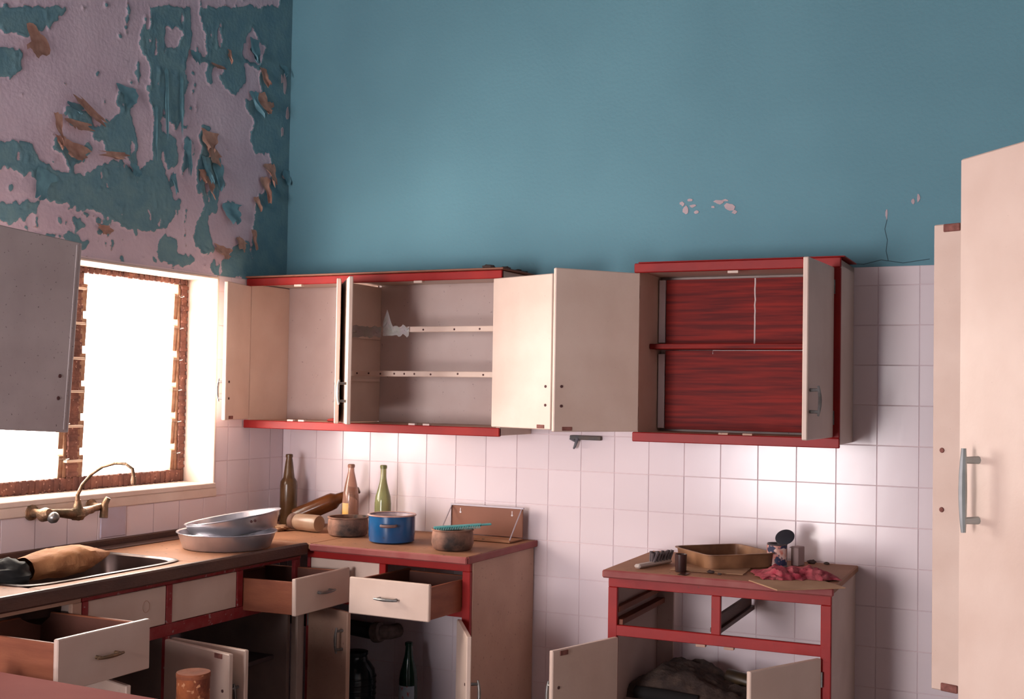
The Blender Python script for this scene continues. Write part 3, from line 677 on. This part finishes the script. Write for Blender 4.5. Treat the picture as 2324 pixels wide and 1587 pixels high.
door(FU, (w2-.036, -.556, .10), -119, .345, .562, inside=-1, handle_z=.40, plate='')
# ------------------------------------------------------------------ worktops
def top_edge(mb, x0, x1, y0, y1): pass
# left run with the sink cut-out: basin y -1.93..-1.24, x .12...52
SK = (.115, .525, -1.93, -1.245)
lt = MB()
lt.box(.002, .60, -2.70, SK[2], .872, .900, .004).box(.002, .60, SK[3], -.625, .872, .900, .004)
lt.box(.002, SK[0], SK[2], SK[3], .872, .900, .001).box(SK[1], .60, SK[2], SK[3], .872, .900, .001)
LT = lt.build('worktop', TOPM); tag(LT, 'long dusty brown worktop with a dark front edge under the window', 'worktop')
LT2 = MB().box(.585, .612, -2.70, -.612, .855, .903, .006).build('front_edge', DARKW, LT, label='dark wooden front edge')
MB().box(.002, .020, -2.70, -.02, .9005, .928, .004).build('upstand', DARKW, LT, label='dark wooden upstand along the wall')
MB().box(.020, .100, -2.70, -.70, .9005, .904, .002).build('back_ledge', DARKW, LT)
sk = thing('sink', 'grimy steel sink bowl sunk in the worktop below the tap', 'sink', (.32, -1.59, .90))
def bowl(u, v):
    pass
def sink_mesh():
    x0, x1, y0, y1 = SK; mb = MB(); n = 40
    def ring(inset, z, r):
        pts = []
        cx, cy = (x0+x1)/2, (y0+y1)/2; hx, hy = (x1-x0)/2-inset, (y1-y0)/2-inset
        for k in range(n):
            a = 2*PI*k/n; c, s = math.cos(a), math.sin(a); e = r
            px = hx*math.copysign(abs(c)**e, c); py = hy*math.copysign(abs(s)**e, s); pts.append((cx+px, cy+py, z))
        return pts
    rings = [ring(-.014, .9005, .30), ring(-.014, .904, .30), ring(.0, .905, .32), ring(.008, .899, .36), ring(.015, .86, .40), ring(.022, .79, .42), ring(.05, .762, .5), ring(.16, .756, .7)]
    vs = [p for r in rings for p in r]; fs = []
    for i in range(len(rings)-1):
        for k in range(n):
            a, b = i*n+k, i*n+(k+1) % n; fs.append((a, b, b+n, a+n))
    fs.append(tuple((len(rings)-1)*n+k for k in range(n)))
    return mb.add(vs, fs, True)
sink_mesh().build('bowl', SINKM, sk, (.32, -1.59, .90)); MB().lathe([(.028, 0), (.028, .003), (.02, .004), (.0, .002)], 20, T(.32, -1.59, .756)).build('drain', STEEL, sk, (.32, -1.59, .90))
BT = MB().box(.002, .622, -.612, -.002, .876, .9005, .004).box(.6215, 1.345, -.612, -.002, .876, .9005, .004).build('worktop', TOPM)
tag(BT, 'brown worktop in the corner carrying the bottles and pots', 'worktop')
MB().box(.622, 1.349, -.612, -.624, .872, .9005, .005).box(1.345, 1.352, -.612, -.002, .873, .9005, .003).build('front_edge', TOPE, BT, label='reddish rounded edge strip')
FT = thing('worktop', 'brown worktop of the free-standing cabinet with tin and tray', 'worktop', (2.282, -.025, .876), math.radians(2.1))
MB().box(-.402, .402, 0, -.572, 0, .0245, .004).build('top', TOPM, FT); MB().box(-.404, .405, -.572, -.586, -.004, .0245, .005).build('front_edge', TOPE, FT, label='reddish rounded front edge')
# ------------------------------------------------------------------ tall cupboard at the right edge
TC = thing('tall_cupboard', 'tall cream cupboard at the right edge, both doors swung open towards the room', 'cupboard', (3.66, -1.86, 0))
OT = TC.location
def tc_(nm, mb, m=CREAM): return mb.build(nm, m, TC, OT)
tc_('side_panel', MB().box(3.66, 4.20, -1.255, -1.275, 0, 2.03)); tc_('side_panel', MB().box(3.66, 4.20, -2.44, -2.46, 0, 2.03))
tc_('back_panel', MB().box(4.19, 4.20, -2.44, -1.275, .0, 2.03), INNER); tc_('top_panel', MB().box(3.66, 4.20, -2.46, -1.255, 2.03, 2.05))
for z in (.70, 1.15, 1.60): tc_('shelf', MB().box(3.68, 4.19, -2.44, -1.275, z-.018, z), INNER)
tc_('lower_front', MB().box(3.66, 3.678, -2.44, -1.275, 0, .68))
tc_('rail', MB().box(3.655, 3.675, -2.46, -1.255, .683, .715), RED)
tdo = door(TC, (3.648, -1.262, .722), 160.2, .61, 1.298, .020, off=OT, inside=+1, handle_z=None, plate='')
for zz in (1.298-.012, .012): MB().box(.61-.078, .61-.03, .0095, .016, zz-.011, zz+.011, .002).build('catch_plate', RUSTP, tdo)
for zz in (.50, .585+.08): MB().lathe([(0, 0), (.0075, 0), (.006, .003), (0, .0035)], 12, T(.61-.028, .010, zz) @ RX(-90)).build('screw_head', RUSTP, tdo)
ang = math.degrees(math.atan2(.743, -.669))
tdb = door(TC, (3.650, -2.452, .722), ang, .61, 1.298, .022, off=OT, inside=-1, handle_z=None, plate='')
handle(tdb, (.61-.062, .011, .63), 'z', .165, .034, nrm=(0, 1, 0), r=.006, bow=.002, m=mat('tarnished_chrome', (.38, .42, .42), .35, (.25, .28, .27), 20, .7, metal=.7))
# ------------------------------------------------------------------ pink table corner at the lower left, rusty cylinder
TB = thing('table', 'pink topped table at the bottom left corner', 'table', (1.05, -2.85, 0))
def tb(nm, mb, m): return mb.build(nm, m, TB, (1.05, -2.85, 0))
tb('top', MB().box(.70, 1.85, -3.35, -2.272, .72, .75, .006), PINKT)
for x in (.76, 1.78):
    for y in (-3.28, -2.35): tb('leg', MB().box(x-.025, x+.025, y-.025, y+.025, 0, .72), DARKW)
RC = thing('metal_drum', 'rusty orange metal cylinder standing in front of the open sink doors', 'cylinder', (.985, -1.700, 0))
MB().lathe([(.047, 0), (.050, .004), (.050, .33), (.0515, .335), (.050, .34), (.050, .635), (.0515, .64), (.0515, .648), (.047, .648), (.046, .640), (.0, .637)], 36, T(.985, -1.700, 0), jit=.02).build('shell', RUST, RC, RC.location)
MB().lathe([(.0505, .655), (.0515, .650), (.0515, .640)][::-1]+[(.045, .656), (.0, .653)], 36, T(.985, -1.700, -.004), jit=.02).build('rim', mat('dark_rust', (.30, .09, .04), .8, (.15, .04, .02), 15, .8, bump=.4), RC, RC.location)
# ------------------------------------------------------------------ wall-mounted tap
TP = thing('tap', 'corroded brass wall mixer tap with swan neck spout above the sink', 'tap', (.0, -1.33, 1.06))
OTp = TP.location
def tp(nm, mb, m=BRONZE, label=None): return mb.build(nm, m, TP, OTp, label)
for y in (-1.47, -1.19):
    tp('wall_flange', MB().lathe([(.0, 0), (.030, 0), (.028, .008), (.016, .014), (.013, .05), (.0, .052)], 20, T(.004, y+.0, 1.062) @ RY(90)))
tp('body', MB().tube([(.055, -1.475, 1.062), (.065, -1.42, 1.060), (.085, -1.36, 1.052), (.09, -1.33, 1.050), (.085, -1.30, 1.054), (.065, -1.24, 1.060), (.055, -1.185, 1.063)], [.015, .014, .019, .026, .019, .012, .014], 14))
tp('valve', MB().lathe([(.0, -.01), (.024, -.01), (.025, .012), (.016, .03), (.0, .03)], 18, T(.075, -1.475, 1.058) @ RY(75)))
tp('knob', MB().lathe([(0, -.02), (.016, -.014), (.021, 0), (.017, .013), (.009, .020), (0, .022)], 18, T(.115, -1.468, 1.050) @ RY(60)), STEEL, 'shiny steel knob')
tp('valve_wing', MB().tube([(.075, -1.19, 1.022), (.072, -1.185, 1.05), (.070, -1.18, 1.075), (.078, -1.172, 1.098)], [.016, .015, .013, .010], 10))
tp('skirt', MB().lathe([(.010, .045), (.013, .03), (.024, .0), (.028, -.015), (.02, -.03), (.0, -.032)], 16, T(.088, -1.33, 1.058)))
# spout: rises from the body and bends down over the bowl
sp = [(.088, -1.33, 1.07), (.090, -1.335, 1.12), (.108, -1.33, 1.160), (.145, -1.325, 1.198), (.195, -1.32, 1.228), (.255, -1.315, 1.244), (.300, -1.31, 1.243), (.333, -1.31, 1.226), (.340, -1.31, 1.195)]
tp('spout', MB().tube(sp, [.010, .0075, .0065, .006, .006, .006, .006, .0065, .0065], 12)); tp('spout_tip', MB().lathe([(0, -.018), (.009, -.016), (.010, 0), (.0075, .014), (0, .015)], 14, T(.340, -1.31, 1.186)))
# ------------------------------------------------------------------ bag, dark pot in the sink
def blob(mb, c, r, amp=.18, fr=9, seed=0, nu=26, nv=16, M=None):
    vs = []; fs = []
    for j in range(nv+1):
        for i in range(nu):
            a = 2*PI*i/nu; b = PI*j/nv; d = Vector((math.sin(b)*math.cos(a), math.sin(b)*math.sin(a), math.cos(b)))
            k = 1+amp*noise.noise(d*fr*.25+Vector((seed, 0, 0)))+amp*.5*noise.noise(d*fr*.7+Vector((seed, 3, 0)))
            vs.append((c[0]+r[0]*d.x*k, c[1]+r[1]*d.y*k, max(c[2]+r[2]*d.z*k, c[2]-r[2]*.8)))
    for j in range(nv):
        for i in range(nu):
            a, b = j*nu+i, j*nu+(i+1) % nu; fs.append((a, a+nu, b+nu, b))
    return mb.add(vs, fs, True, M)
def bag(u, v):
    # tapered crumpled bag: u along its length (0 mouth - 1 twisted end), v round
    a = 2*PI*v; L = .36*u; r = (.060+.018*math.sin(u*PI*1.1))*(1-max(0, u-.62)**1.5*3.6); r = max(r, .006)
    k = 1+.14*noise.noise((u*6, math.cos(a)*2, math.sin(a)*2))+.05*noise.noise((u*18, math.cos(a)*5, math.sin(a)*5))
    return (L, r*k*math.cos(a), r*.62*k*math.sin(a))
o = MB().sheet(bag, 30, 29, M=T(.335, -1.79, .925) @ RZ(88) @ RY(-2)).build('paper_bag', TANP); tag(o, 'crumpled tan paper bag lying over the sink bowl', 'bag')
o = MB(); blob(o, (.335, -1.865, .905), (.085, .085, .060), .25, 8, 3); o = o.build('black_bag', BLKP); tag(o, 'black plastic bag bundled in the sink at the left edge', 'bag')
# ------------------------------------------------------------------ two aluminium pans
def pan(name, label, M, r0, r1, h, th=.003):
    t = thing(name, label, 'pan', M.translation, 0, 'aluminium pans on the drainer'); off = M.translation
    MB().lathe([(0, 0), (r0-.006, 0), (r0, .004), (r1, h-.003), (r1+.006, h), (r1+.005, h+.003), (r1-th, h), (r0-th, .006), (r0-.012, .004), (0, .004)], 56, M).build('body', ALU, t, off)
    return t
p1 = T(.415, -.880, .9015) @ RZ(26) @ RY(-.0); pan('pan', 'lower of two stacked round aluminium pans on the drainer', p1, .168, .188, .062)
p2 = T(.437, -.858, .956) @ RZ(26) @ RY(-9.5); t2 = pan('pan', 'upper tilted aluminium pan with two rivets near its rim', p2, .162, .182, .064)
for a in (-12, -7):
    q = math.radians(a-42); MB().lathe([(0, 0), (.0055, 0), (.004, .003), (0, .0035)], 10, p2 @ T(.178*math.cos(q), .178*math.sin(q), .045) @ RZ(math.degrees(q)) @ RY(90)).build('rivet', HOLE, t2, p2.translation)
# ------------------------------------------------------------------ bottles
def bottle(name, label, prof, M, m, cat='bottle', lab=None, group=None):
    t = thing(name, label, cat, M.translation, 0, group); off = M.translation
    MB().lathe(prof, 32, M).build('body', m, t, off)
    rt = max(p[0] for p in prof); zt = prof[-1][1]; rn = prof[-1][0]
    MB().lathe([(rn*.85, zt-.016), (rn*1.22, zt-.014), (rn*1.25, zt-.002), (rn*1.0, zt+.001), (rn*.7, zt), (rn*.7, zt-.012)], 24, M).build('lip', m, t, off)
    if lab:
        z0, z1, a0, a1, lm = lab; mb = MB()
        def fn(u, v):
            a = math.radians(a0+(a1-a0)*u); z = z0+(z1-z0)*v; return ((rt+.0008)*math.cos(a), (rt+.0008)*math.sin(a), z)
        mb.sheet(fn, 14, 5, M=M); mb.build('label', lm, t, off)
    return t
def sc(prof, k, kz=None): kz = kz or k; return [(r*k, z*kz) for r, z in prof]
BEER = [(.0, .004), (.030, 0), (.038, .004), (.040, .012), (.040, .180), (.0385, .198), (.032, .209), (.0265, .217), (.0240, .235), (.0180, .285), (.0140, .308), (.0135, .325)]
SODA = [(.0, .004), (.030, 0), (.036, .004), (.037, .015), (.037, .12), (.034, .155), (.026, .20), (.018, .235), (.0135, .255), (.0128, .285)]
WINE = [(.0, .008), (.030, 0), (.036, .004), (.0375, .015), (.0375, .13), (.034, .160), (.024, .195), (.0165, .225), (.0135, .25), (.0130, .30)]
bottle('bottle', 'tall brown glass bottle standing in the corner behind the pans', sc(BEER, .99), T(.135, -.125, .9015), BRNG, group='bottles on the corner worktop')
bottle('bottle', 'amber bottle leaning sideways beside the corner bottle', sc(BEER, .98), T(.215, -.185, .942) @ RZ(28) @ RY(66), BRNG2, group='bottles on the corner worktop')
bottle('bottle', 'dusty clear bottle with remains of a yellow label', sc(SODA, 1.02), T(.486, -.135, .9015), CLRG, lab=(.015, .120, -125, -70, LABY), group='bottles on the corner worktop')
bottle('bottle', 'pale green glass bottle behind the blue pot', sc(WINE, .98), T(.660, -.140, .9015), GRNG, group='bottles on the corner worktop')
# jar on its side
JR = thing('jar', 'dusty glass jar lying on its side with a ridged lid end', 'jar', (.34, -.262, .94)); JM = T(.305, -.290, .940) @ RZ(-8) @ RY(90)
MB().lathe([(0, 0), (.028, 0), (.033, .006), (.037, .02), (.037, .13), (.034, .14), (0, .142)], 28, JM).build('body', JARG, JR, JR.location)
lid = [(0, -.026)]
for k in range(5): lid += [(.0355, -.024+k*.005), (.0300, -.0215+k*.005)]
MB().lathe(lid+[(0, 0)], 28, JM).build('lid', mat('pale_lid', (.52, .40, .36), .5, (.40, .26, .2), 20, .7), JR, JR.location)
# ------------------------------------------------------------------ pots
def pot(name, label, x, y, r, h, mo, mi, rim=RIMM, z=.9015, bulge=0, group=None):
    t = thing(name, label, 'pot', (x, y, z), 0, group)
    pr = [(0, .0), (r*.86, 0), (r*.97, .006), (r*(1+bulge), h*.35), (r*(1+bulge*.6), h*.8), (r, h-.004), (r, h)]
    MB().lathe(pr+[(r-.004, h), (r-.004, h-.01), (r*(1+bulge)-.004, h*.35), (r*.95-.004, .01), (0, .008)], 48, T(x, y, z)).build('body', mo, t, (x, y, z))
    MB().lathe([(r-.0048, .012), (r-.0052, h-.002)], 48, T(x, y, z), cap=False).build('lining', mi, t, (x, y, z)) if mi else None
    mb = MB(); mb.lathe([(r-.004, h-.001), (r+.004, h-.002), (r+.0055, h+.001), (r+.003, h+.0035), (r-.004, h+.003), (r-.004, h-.001)], 48, T(x, y, z), cap=False); mb.build('rim', rim, t, (x, y, z))
    return t
bp = pot('pot', 'blue enamel cooking pot with rusty rim and side handles', .868, -.392, .096, .112, BLUE, WENAM)
for a in (-66, 114):
    q = math.radians(a); c = Vector((.868, -.392, .9015+.076)); d = Vector((math.cos(q), math.sin(q), 0)); s_ = Vector((-d.y, d.x, 0))
    pts = [c+d*.094-s_*.030, c+d*.112-s_*.028, c+d*.121-s_*.012, c+d*.121+s_*.012, c+d*.112+s_*.028, c+d*.094+s_*.030]
    MB().tube(pts, .0062, 8).build('handle', mat('worn_pot_handle', (.22, .12, .10), .5, (.08, .06, .07), 20, .7), bp, (.868, -.392, .9015))
pot('pot', 'sooty brown pot standing left of the blue pot', .600, -.318, .083, .078, BURNT, None, BURNT, bulge=.05)
pot('pot', 'sooty brown pot with a teal comb on top, at the worktop front', 1.192, -.455, .079, .078, BURNT, None, BURNT, bulge=.06)
# teal comb/brush laid across the pot
CB = thing('comb', 'teal plastic comb laid across the brown pot', 'comb', (1.19, -.455, .984)); cmb = MB(); CMM = T(1.205, -.44, .9915) @ RZ(34) @ RX(8) @ RY(-4)
cmb.box(-.095, .095, -.012, .012, -.003, .004, .002, CMM); cmb.build('spine', TEALP, CB, CB.location)
teeth = MB()
for k in range(26):
    x = -.085+k*.0068; teeth.box(x-.0016, x+.0016, -.048, -.011, -.002, .002, .0004, CMM)
teeth.build('teeth', TEALP, CB, CB.location)
MB().box(.085, .135, -.010, .008, -.003, .003, .002, CMM).build('handle', TEALP, CB, CB.location)
# folding wall shelf leaning on the tiles
WS = thing('metal_shelf', 'brown backplate shelf with keyholes leaning against the tiles', 'shelf', (1.135, -.06, .9015)); WO = WS.location
MB().box(.960, 1.306, -.052, -.056, .912, 1.034, .001).build('back_plate', BOARD, WS, WO)
MB().box(.956, 1.310, -.050, -.060, 1.032, 1.040, .001).box(.955, .961, -.050, -.060, .904, 1.034, .001).build('edge_trim', mat('pale_metal_trim', (.55, .50, .55), .35, metal=.5), WS, WO)
MB().box(.960, 1.306, -.052, -.172, .903, .909, .001).build('base_plate', TOPM, WS, WO)
MB().box(.960, 1.306, -.172, -.178, .903, .914, .001).build('front_lip', TOPM, WS, WO)
for x in (.962, 1.300): MB().tube([(x, -.056, 1.034), (x, -.168, .912)], .0028, 6).build('brace', mat('pale_metal_trim', (.5, .4, .4)), WS, WO)
for x in (1.005, 1.255): MB().lathe([(.0, 0), (.0045, 0), (.0045, .001), (0, .001)], 12, T(x, -.0565, 1.004) @ RX(90)).box(x-.0016, x+.0016, -.0566, -.0575, 1.004, 1.022, 0).build('keyhole', mat('bright_gap', (.75, .68, .70), .7), WS, WO)
# dark wall hook under the upper cabinets
HK = thing('wall_hook', 'small dark metal bracket with a hook on the tiles between cabinets', 'hook', (1.57, 0, 1.34)); HO = HK.location
MB().box(1.500, 1.640, -.002, -.020, 1.333, 1.351, .002).build('bracket', mat('dark_bracket', (.04, .045, .05), .5, (.10, .06, .04), 20, .7), HK, HO)
MB().tube([(1.535, -.018, 1.338), (1.532, -.024, 1.322), (1.527, -.026, 1.305), (1.521, -.024, 1.296)], [.008, .0065, .006, .004], 8).tube([(1.50, -.014, 1.337), (1.525, -.018, 1.327)], .005, 6).build('hook', mat('grey_hook', (.12, .12, .14), .4), HK, HO)
# ------------------------------------------------------------------ inside the corner cabinet
PW = thing('waste_pipe', 'black waste pipe coming out of the wall inside the corner cabinet', 'pipe', (.55, -.10, .45)); PO = PW.location
MB().tube([(.10, -.18, .50), (.45, -.13, .470), (.62, -.10, .452)], [.032, .033, .036], 16).build('tube', PIPE, PW, PO)
MB().lathe([(.036, -.02), (.044, -.018), (.046, .0), (.043, .018), (.036, .02)], 20, T(.62, -.10, .452) @ RY(80)).tube([(.62, -.10, .452), (.66, -.06, .450), (.665, -.004, .449)], [.033, .032, .032], 14).build('elbow', mat('corroded_elbow', (.12, .09, .08), .7, (.35, .28, .25), 25, .7), PW, PO)
DJ = [(0, .004), (.075, 0), (.088, .01), (.092, .03), (.094, .16), (.086, .205), (.062, .238), (.054, .246), (.052, .262), (.056, .268), (.056, .28), (.0, .282)]
DJR = thing('demijohn', 'large dark glass jar standing inside the corner cabinet', 'jar', (.60, -.24, .1185)); MB().lathe(sc(DJ, .96, .98), 36, T(.60, -.24, .1185)).build('body', BLACKG, DJR, (.60, -.24, .1185))
for k in range(4): MB().lathe([(.0905, .09+k*.025), (.092, .094+k*.025), (.0905, .098+k*.025)], 36, T(.60, -.24, .1185)).build('moulded_ring', BLACKG, DJR, (.60, -.24, .1185))
GB = [(.0, .008), (.032, 0), (.039, .004), (.040, .015), (.040, .165), (.036, .200), (.025, .240), (.018, .270), (.0145, .30), (.0142, .325)]
bottle('bottle', 'dark green labelled bottle standing inside the corner cabinet', GB, T(.826, -.17, .1185), DGRN, lab=(.06, .145, -150, -20, LABB))
# ------------------------------------------------------------------ things on the free-standing cabinet
Z2 = .9015
# scrubbing brush: pale handle, dark bristle tufts
BR = thing('scrubbing_brush', 'old brush with pale handle and dark bristles at the left front', 'brush', (2.03, -.42, Z2)); BO = BR.location
BM = T(2.030, -.435, Z2+.010) @ RZ(76)
MB().box(-.115, .10, -.014, .014, -.009, .006, .006, BM).build('handle', HANDLE, BR, BO)
tf = MB()
for i in range(6):
    for j in (-1, 0, 1):
        b = Vector((-.015+i*.021, j*.008, .005)); e = b+Vector((.006*random.uniform(-1, 1)+.01, j*.006, .030+random.uniform(-.004, .006)))
        tf.tube([BM @ b, BM @ e], [.0045, .0065], 6)
tf.build('bristles', BRIST, BR, BO)
# dark beaker with a drip
CP = thing('beaker', 'small dark brown beaker beside the baking tin', 'cup', (2.160, -.525, Z2)); CO = CP.location
MB().lathe([(0, 0), (.019, 0), (.020, .003), (.0215, .062), (.020, .063), (.0185, .06), (.0175, .005), (0, .005)], 28, T(2.160, -.525, Z2)).build('body', DKCUP, CP, CO)
o = MB().sheet(lambda u, v: (2.172+.030*u*1.0, -.548-.05*v+.006*math.sin(u*7), Z2+.0012+.0004*noise.noise((u*5, v*5, 0))), 6, 6, t=.001).build('dried_spill', mat('dark_spill', (.06, .02, .015), .3)); tag(o, 'dark dried spill running from the beaker', 'stain')
# baking tin
def tin():
    a = thing('baking_tin', 'greasy brown rectangular baking tin set cornerwise', 'tin', (2.240, -.258, Z2), math.radians(47))
    n = 48
    def ring(hx, hy, z, e=.24):
        r = []
        for k in range(n):
            q = 2*PI*k/n; c, s = math.cos(q), math.sin(q); r.append((hx*math.copysign(abs(c)**e, c), hy*math.copysign(abs(s)**e, s), z))
        return r
    rs = [ring(.01, .01, .0, 1), ring(.130, .125, 0), ring(.134, .129, .004), ring(.140, .134, .050), ring(.147, .141, .052), ring(.147, .141, .055), ring(.138, .132, .0545), ring(.131, .126, .008), ring(.123, .118, .005), ring(.01, .01, .005, 1)]
    vs = [p for r in rs for p in r]; fs = []
    for i in range(len(rs)-1):
        for k in range(n): p, q = i*n+k, i*n+(k+1) % n; fs.append((p, q, q+n, p+n))
    fs.append(tuple(range(n))[::-1]); fs.append(tuple((len(rs)-1)*n+k for k in range(n)))
    MB().add(vs, fs, True).build('body', TRAYM, a)
    m = MB(); blob(m, (0, 0, .010), (.11, .09, .008), .3, 14, 8, 30, 8); m.build('crust', mat('burnt_crust', (.07, .028, .015), .7, (.14, .06, .03), 15, .8), a)
tin()
o = MB().box(-.13, .13, -.10, .10, 0, .003, .001, T(2.235, -.40, Z2) @ RZ(6)).build('card_sheet', CARD); tag(o, 'pale card sheet under the baking tin', 'card')
# paint tin with lid up
PT = thing('tin_can', 'open tin with torn red and white label and its lid bent upright', 'tin', (2.425, -.205, Z2)); PO2 = PT.location
MB().lathe([(0, .0), (.036, 0), (.038, .003), (.0365, .006), (.0365, .080), (.038, .083), (.036, .085), (.0345, .082), (.0345, .006), (0, .005)], 36, T(2.425, -.205, Z2)).build('body', mat('dark_tinplate', (.10, .09, .10), .4, (.25, .2, .2), 12, .7, metal=.5), PT, PO2)
MB().sheet(lambda u, v: (2.425+.0373*math.cos(math.radians(-200+190*u)), -.205+.0373*math.sin(math.radians(-200+190*u)), Z2+.007+.072*v), 20, 5).build('label', LABEL, PT, PO2)
MB().lathe([(0, 0), (.034, 0), (.036, .002), (.034, .003), (0, .002)], 32, T(2.450, -.190, Z2+.106) @ RZ(26) @ RY(-28) @ RX(38)).build('lid', mat('black_lid', (.02, .022, .03), .4), PT, PO2)
BX = thing('carton', 'small dull pink carton standing behind the open tin', 'carton', (2.485, -.135, Z2), math.radians(-20))
MB().box(-.016, .016, -.022, .022, 0, .070, .002).build('body', mat('dull_pink_card', (.36, .25, .24), .8), BX); MB().box(-.016, .016, -.022, .0, .070, .0715, .0005, T(0, 0, 0) @ RX(8)).build('flap', mat('dull_pink_card', ()), BX)
# cardboard with crumpled red cloth
o = MB().box(-.125, .125, -.100, .100, 0, .004, .001, T(2.585, -.590, Z2) @ RZ(42)).build('cardboard', CARD); tag(o, 'tan cardboard overhanging the front edge of the right worktop', 'card')
def cloth(u, v):
    x, y = (u-.5)*.27, (v-.5)*.18; n1 = noise.noise((u*5, v*5, 1)); n2 = noise.noise((u*13, v*11, 4)); e = min(u, 1-u, v, 1-v)*6
    return (x*(1+.12*n1), y*(1+.2*n2), .006+.030*min(1, e)*(.55+.7*n1+.45*n2) if e > 0 else .005)
def clothz(u, v): p = cloth(u, v); return (p[0]+.012*noise.noise((v*6, 2, 1)), p[1]+.02*noise.noise((u*6, 7, 1)), max(.005, p[2]))
o = MB().sheet(clothz, 44, 30, t=.0015, M=T(2.545, -.430, Z2+.001) @ RZ(28)).build('cloth', PINKC); tag(o, 'crumpled red and pink cloth lying on the cardboard', 'cloth')
def clod(x, y, r, nm, label, seed):
    m = MB(); blob(m, (x, y, Z2+r*.5), (r*1.4, r, r*.6), .4, 10, seed, 12, 8); o = m.build(nm, CRUMB); tag(o, label, 'crumb', 'dirt crumbs on the right worktop')
clod(2.52, -.06, .012, 'dirt_crumb', 'largest dirt crumb by the back edge right of the tin', 1); clod(2.575, -.055, .008, 'dirt_crumb', 'dirt crumb midway along the back edge', 2)
clod(2.262, -.50, .009, 'dirt_crumb', 'dirt crumb near the front edge below the baking tin', 3); clod(2.30, -.52, .006, 'dirt_crumb', 'tiny crumb beside the front edge crumb', 4); clod(1.985, -.30, .006, 'dirt_crumb', 'tiny crumb behind the brush', 5)
# bundle of dark rags inside
def ragm(u, v):
    x = (u-.5)*.56; y = (v-.5)*.34; e = min(1, min(u, 1-u, v, 1-v)*5); hh = .040+.068*math.exp(-((u-.36)/.25)**2)+.018*noise.noise((u*9, v*7, 5))+.01*noise.noise((u*25, v*20, 5))
    return (x, y, hh*e**.5)
o = MB().sheet(ragm, 50, 30, t=.002, M=T(2.16, -.27, .409) @ RZ(-4)).build('rag_bundle', DARKR); tag(o, 'heap of dark rags inside the free-standing cabinet', 'rags')
for c in ((2.30, -.20, .455, -8, .22),):
    o = MB().lathe([(0, 0), (.026, 0), (.028, .01), (.028, .10), (.018, .13), (.013, .15), (.013, .20), (0, .20)], 20, T(c[0]-.06, c[1], c[2]+.022) @ RZ(c[3]) @ RY(97)).build('dark_flask', mat('dark_flask', (.03, .02, .015), .4, (.10, .06, .02), 10, .6)); tag(o, 'dark flask sticking out of the rag heap', 'flask')
o = MB().tube([(1.96, -.42, .432), (2.08, -.44, .434), (2.2, -.43, .430)], [.022, .024, .020], 12).build('rolled_cloth', mat('black_roll', (.012, .011, .011), .9)); tag(o, 'black rolled cloth in front of the rag heap', 'cloth')
# polythene scraps on the upper lipping
def scrap(x0, w, h, nm, label, seed, lift=0):
    o = MB().sheet(lambda u, v: (x0+w*u, -.279-.006*noise.noise((u*6, v*6, seed))-.004, 1.800-h*v+.012*noise.noise((u*7, seed, 1))+lift*max(0, 1-abs(u-.15)*5)*(1-v)), 14, 8).build(nm, GREYP); tag(o, label, 'plastic bag')
scrap(.575, .15, .045, 'plastic_scrap', 'crumpled clear plastic scrap at the left of the upper shelf strip', 3, .01)
scrap(.735, .13, .040, 'plastic_scrap', 'torn plastic bag with a pointed corner on the upper shelf strip', 8, .075)
# debris on the cabinet roof and left bay
for i, (x, y, r) in enumerate([(1.24, -.28, .018), (1.285, -.22, .015), (1.30, -.13, .012), (1.29, -.06, .012)]):
    m = MB(); blob(m, (x, y, 2.032+r*.4), (r*1.6, r*1.3, r*.55), .4, 10, i, 14, 8); o = m.build('rubble', CRUMB)
    tag(o, ['largest dark rubble lump on the front corner of the left wall cabinet', 'dark rubble lump second from the front on the cabinet roof', 'dark rubble lump third from the front on the cabinet roof', 'rearmost dark rubble lump on the cabinet roof'][i], 'rubble', 'rubble on the wall cabinet roof')
o = MB(); blob(o, (.44, -.22, 1.389), (.03, .02, .008), .4, 9, 5, 14, 8); o = o.build('red_scrap', mat('red_scrap', (.4, .05, .04), .8)); tag(o, 'small red paper scrap in the corner wall cabinet', 'scrap')

o = MB(); blob(o, (.235, -.345, .912), (.055, .045, .016), .45, 12, 21, 24, 12); o = o.build('paper_scrap', CARD); tag(o, 'crumpled pale paper between the pans and the fallen jar', 'paper')
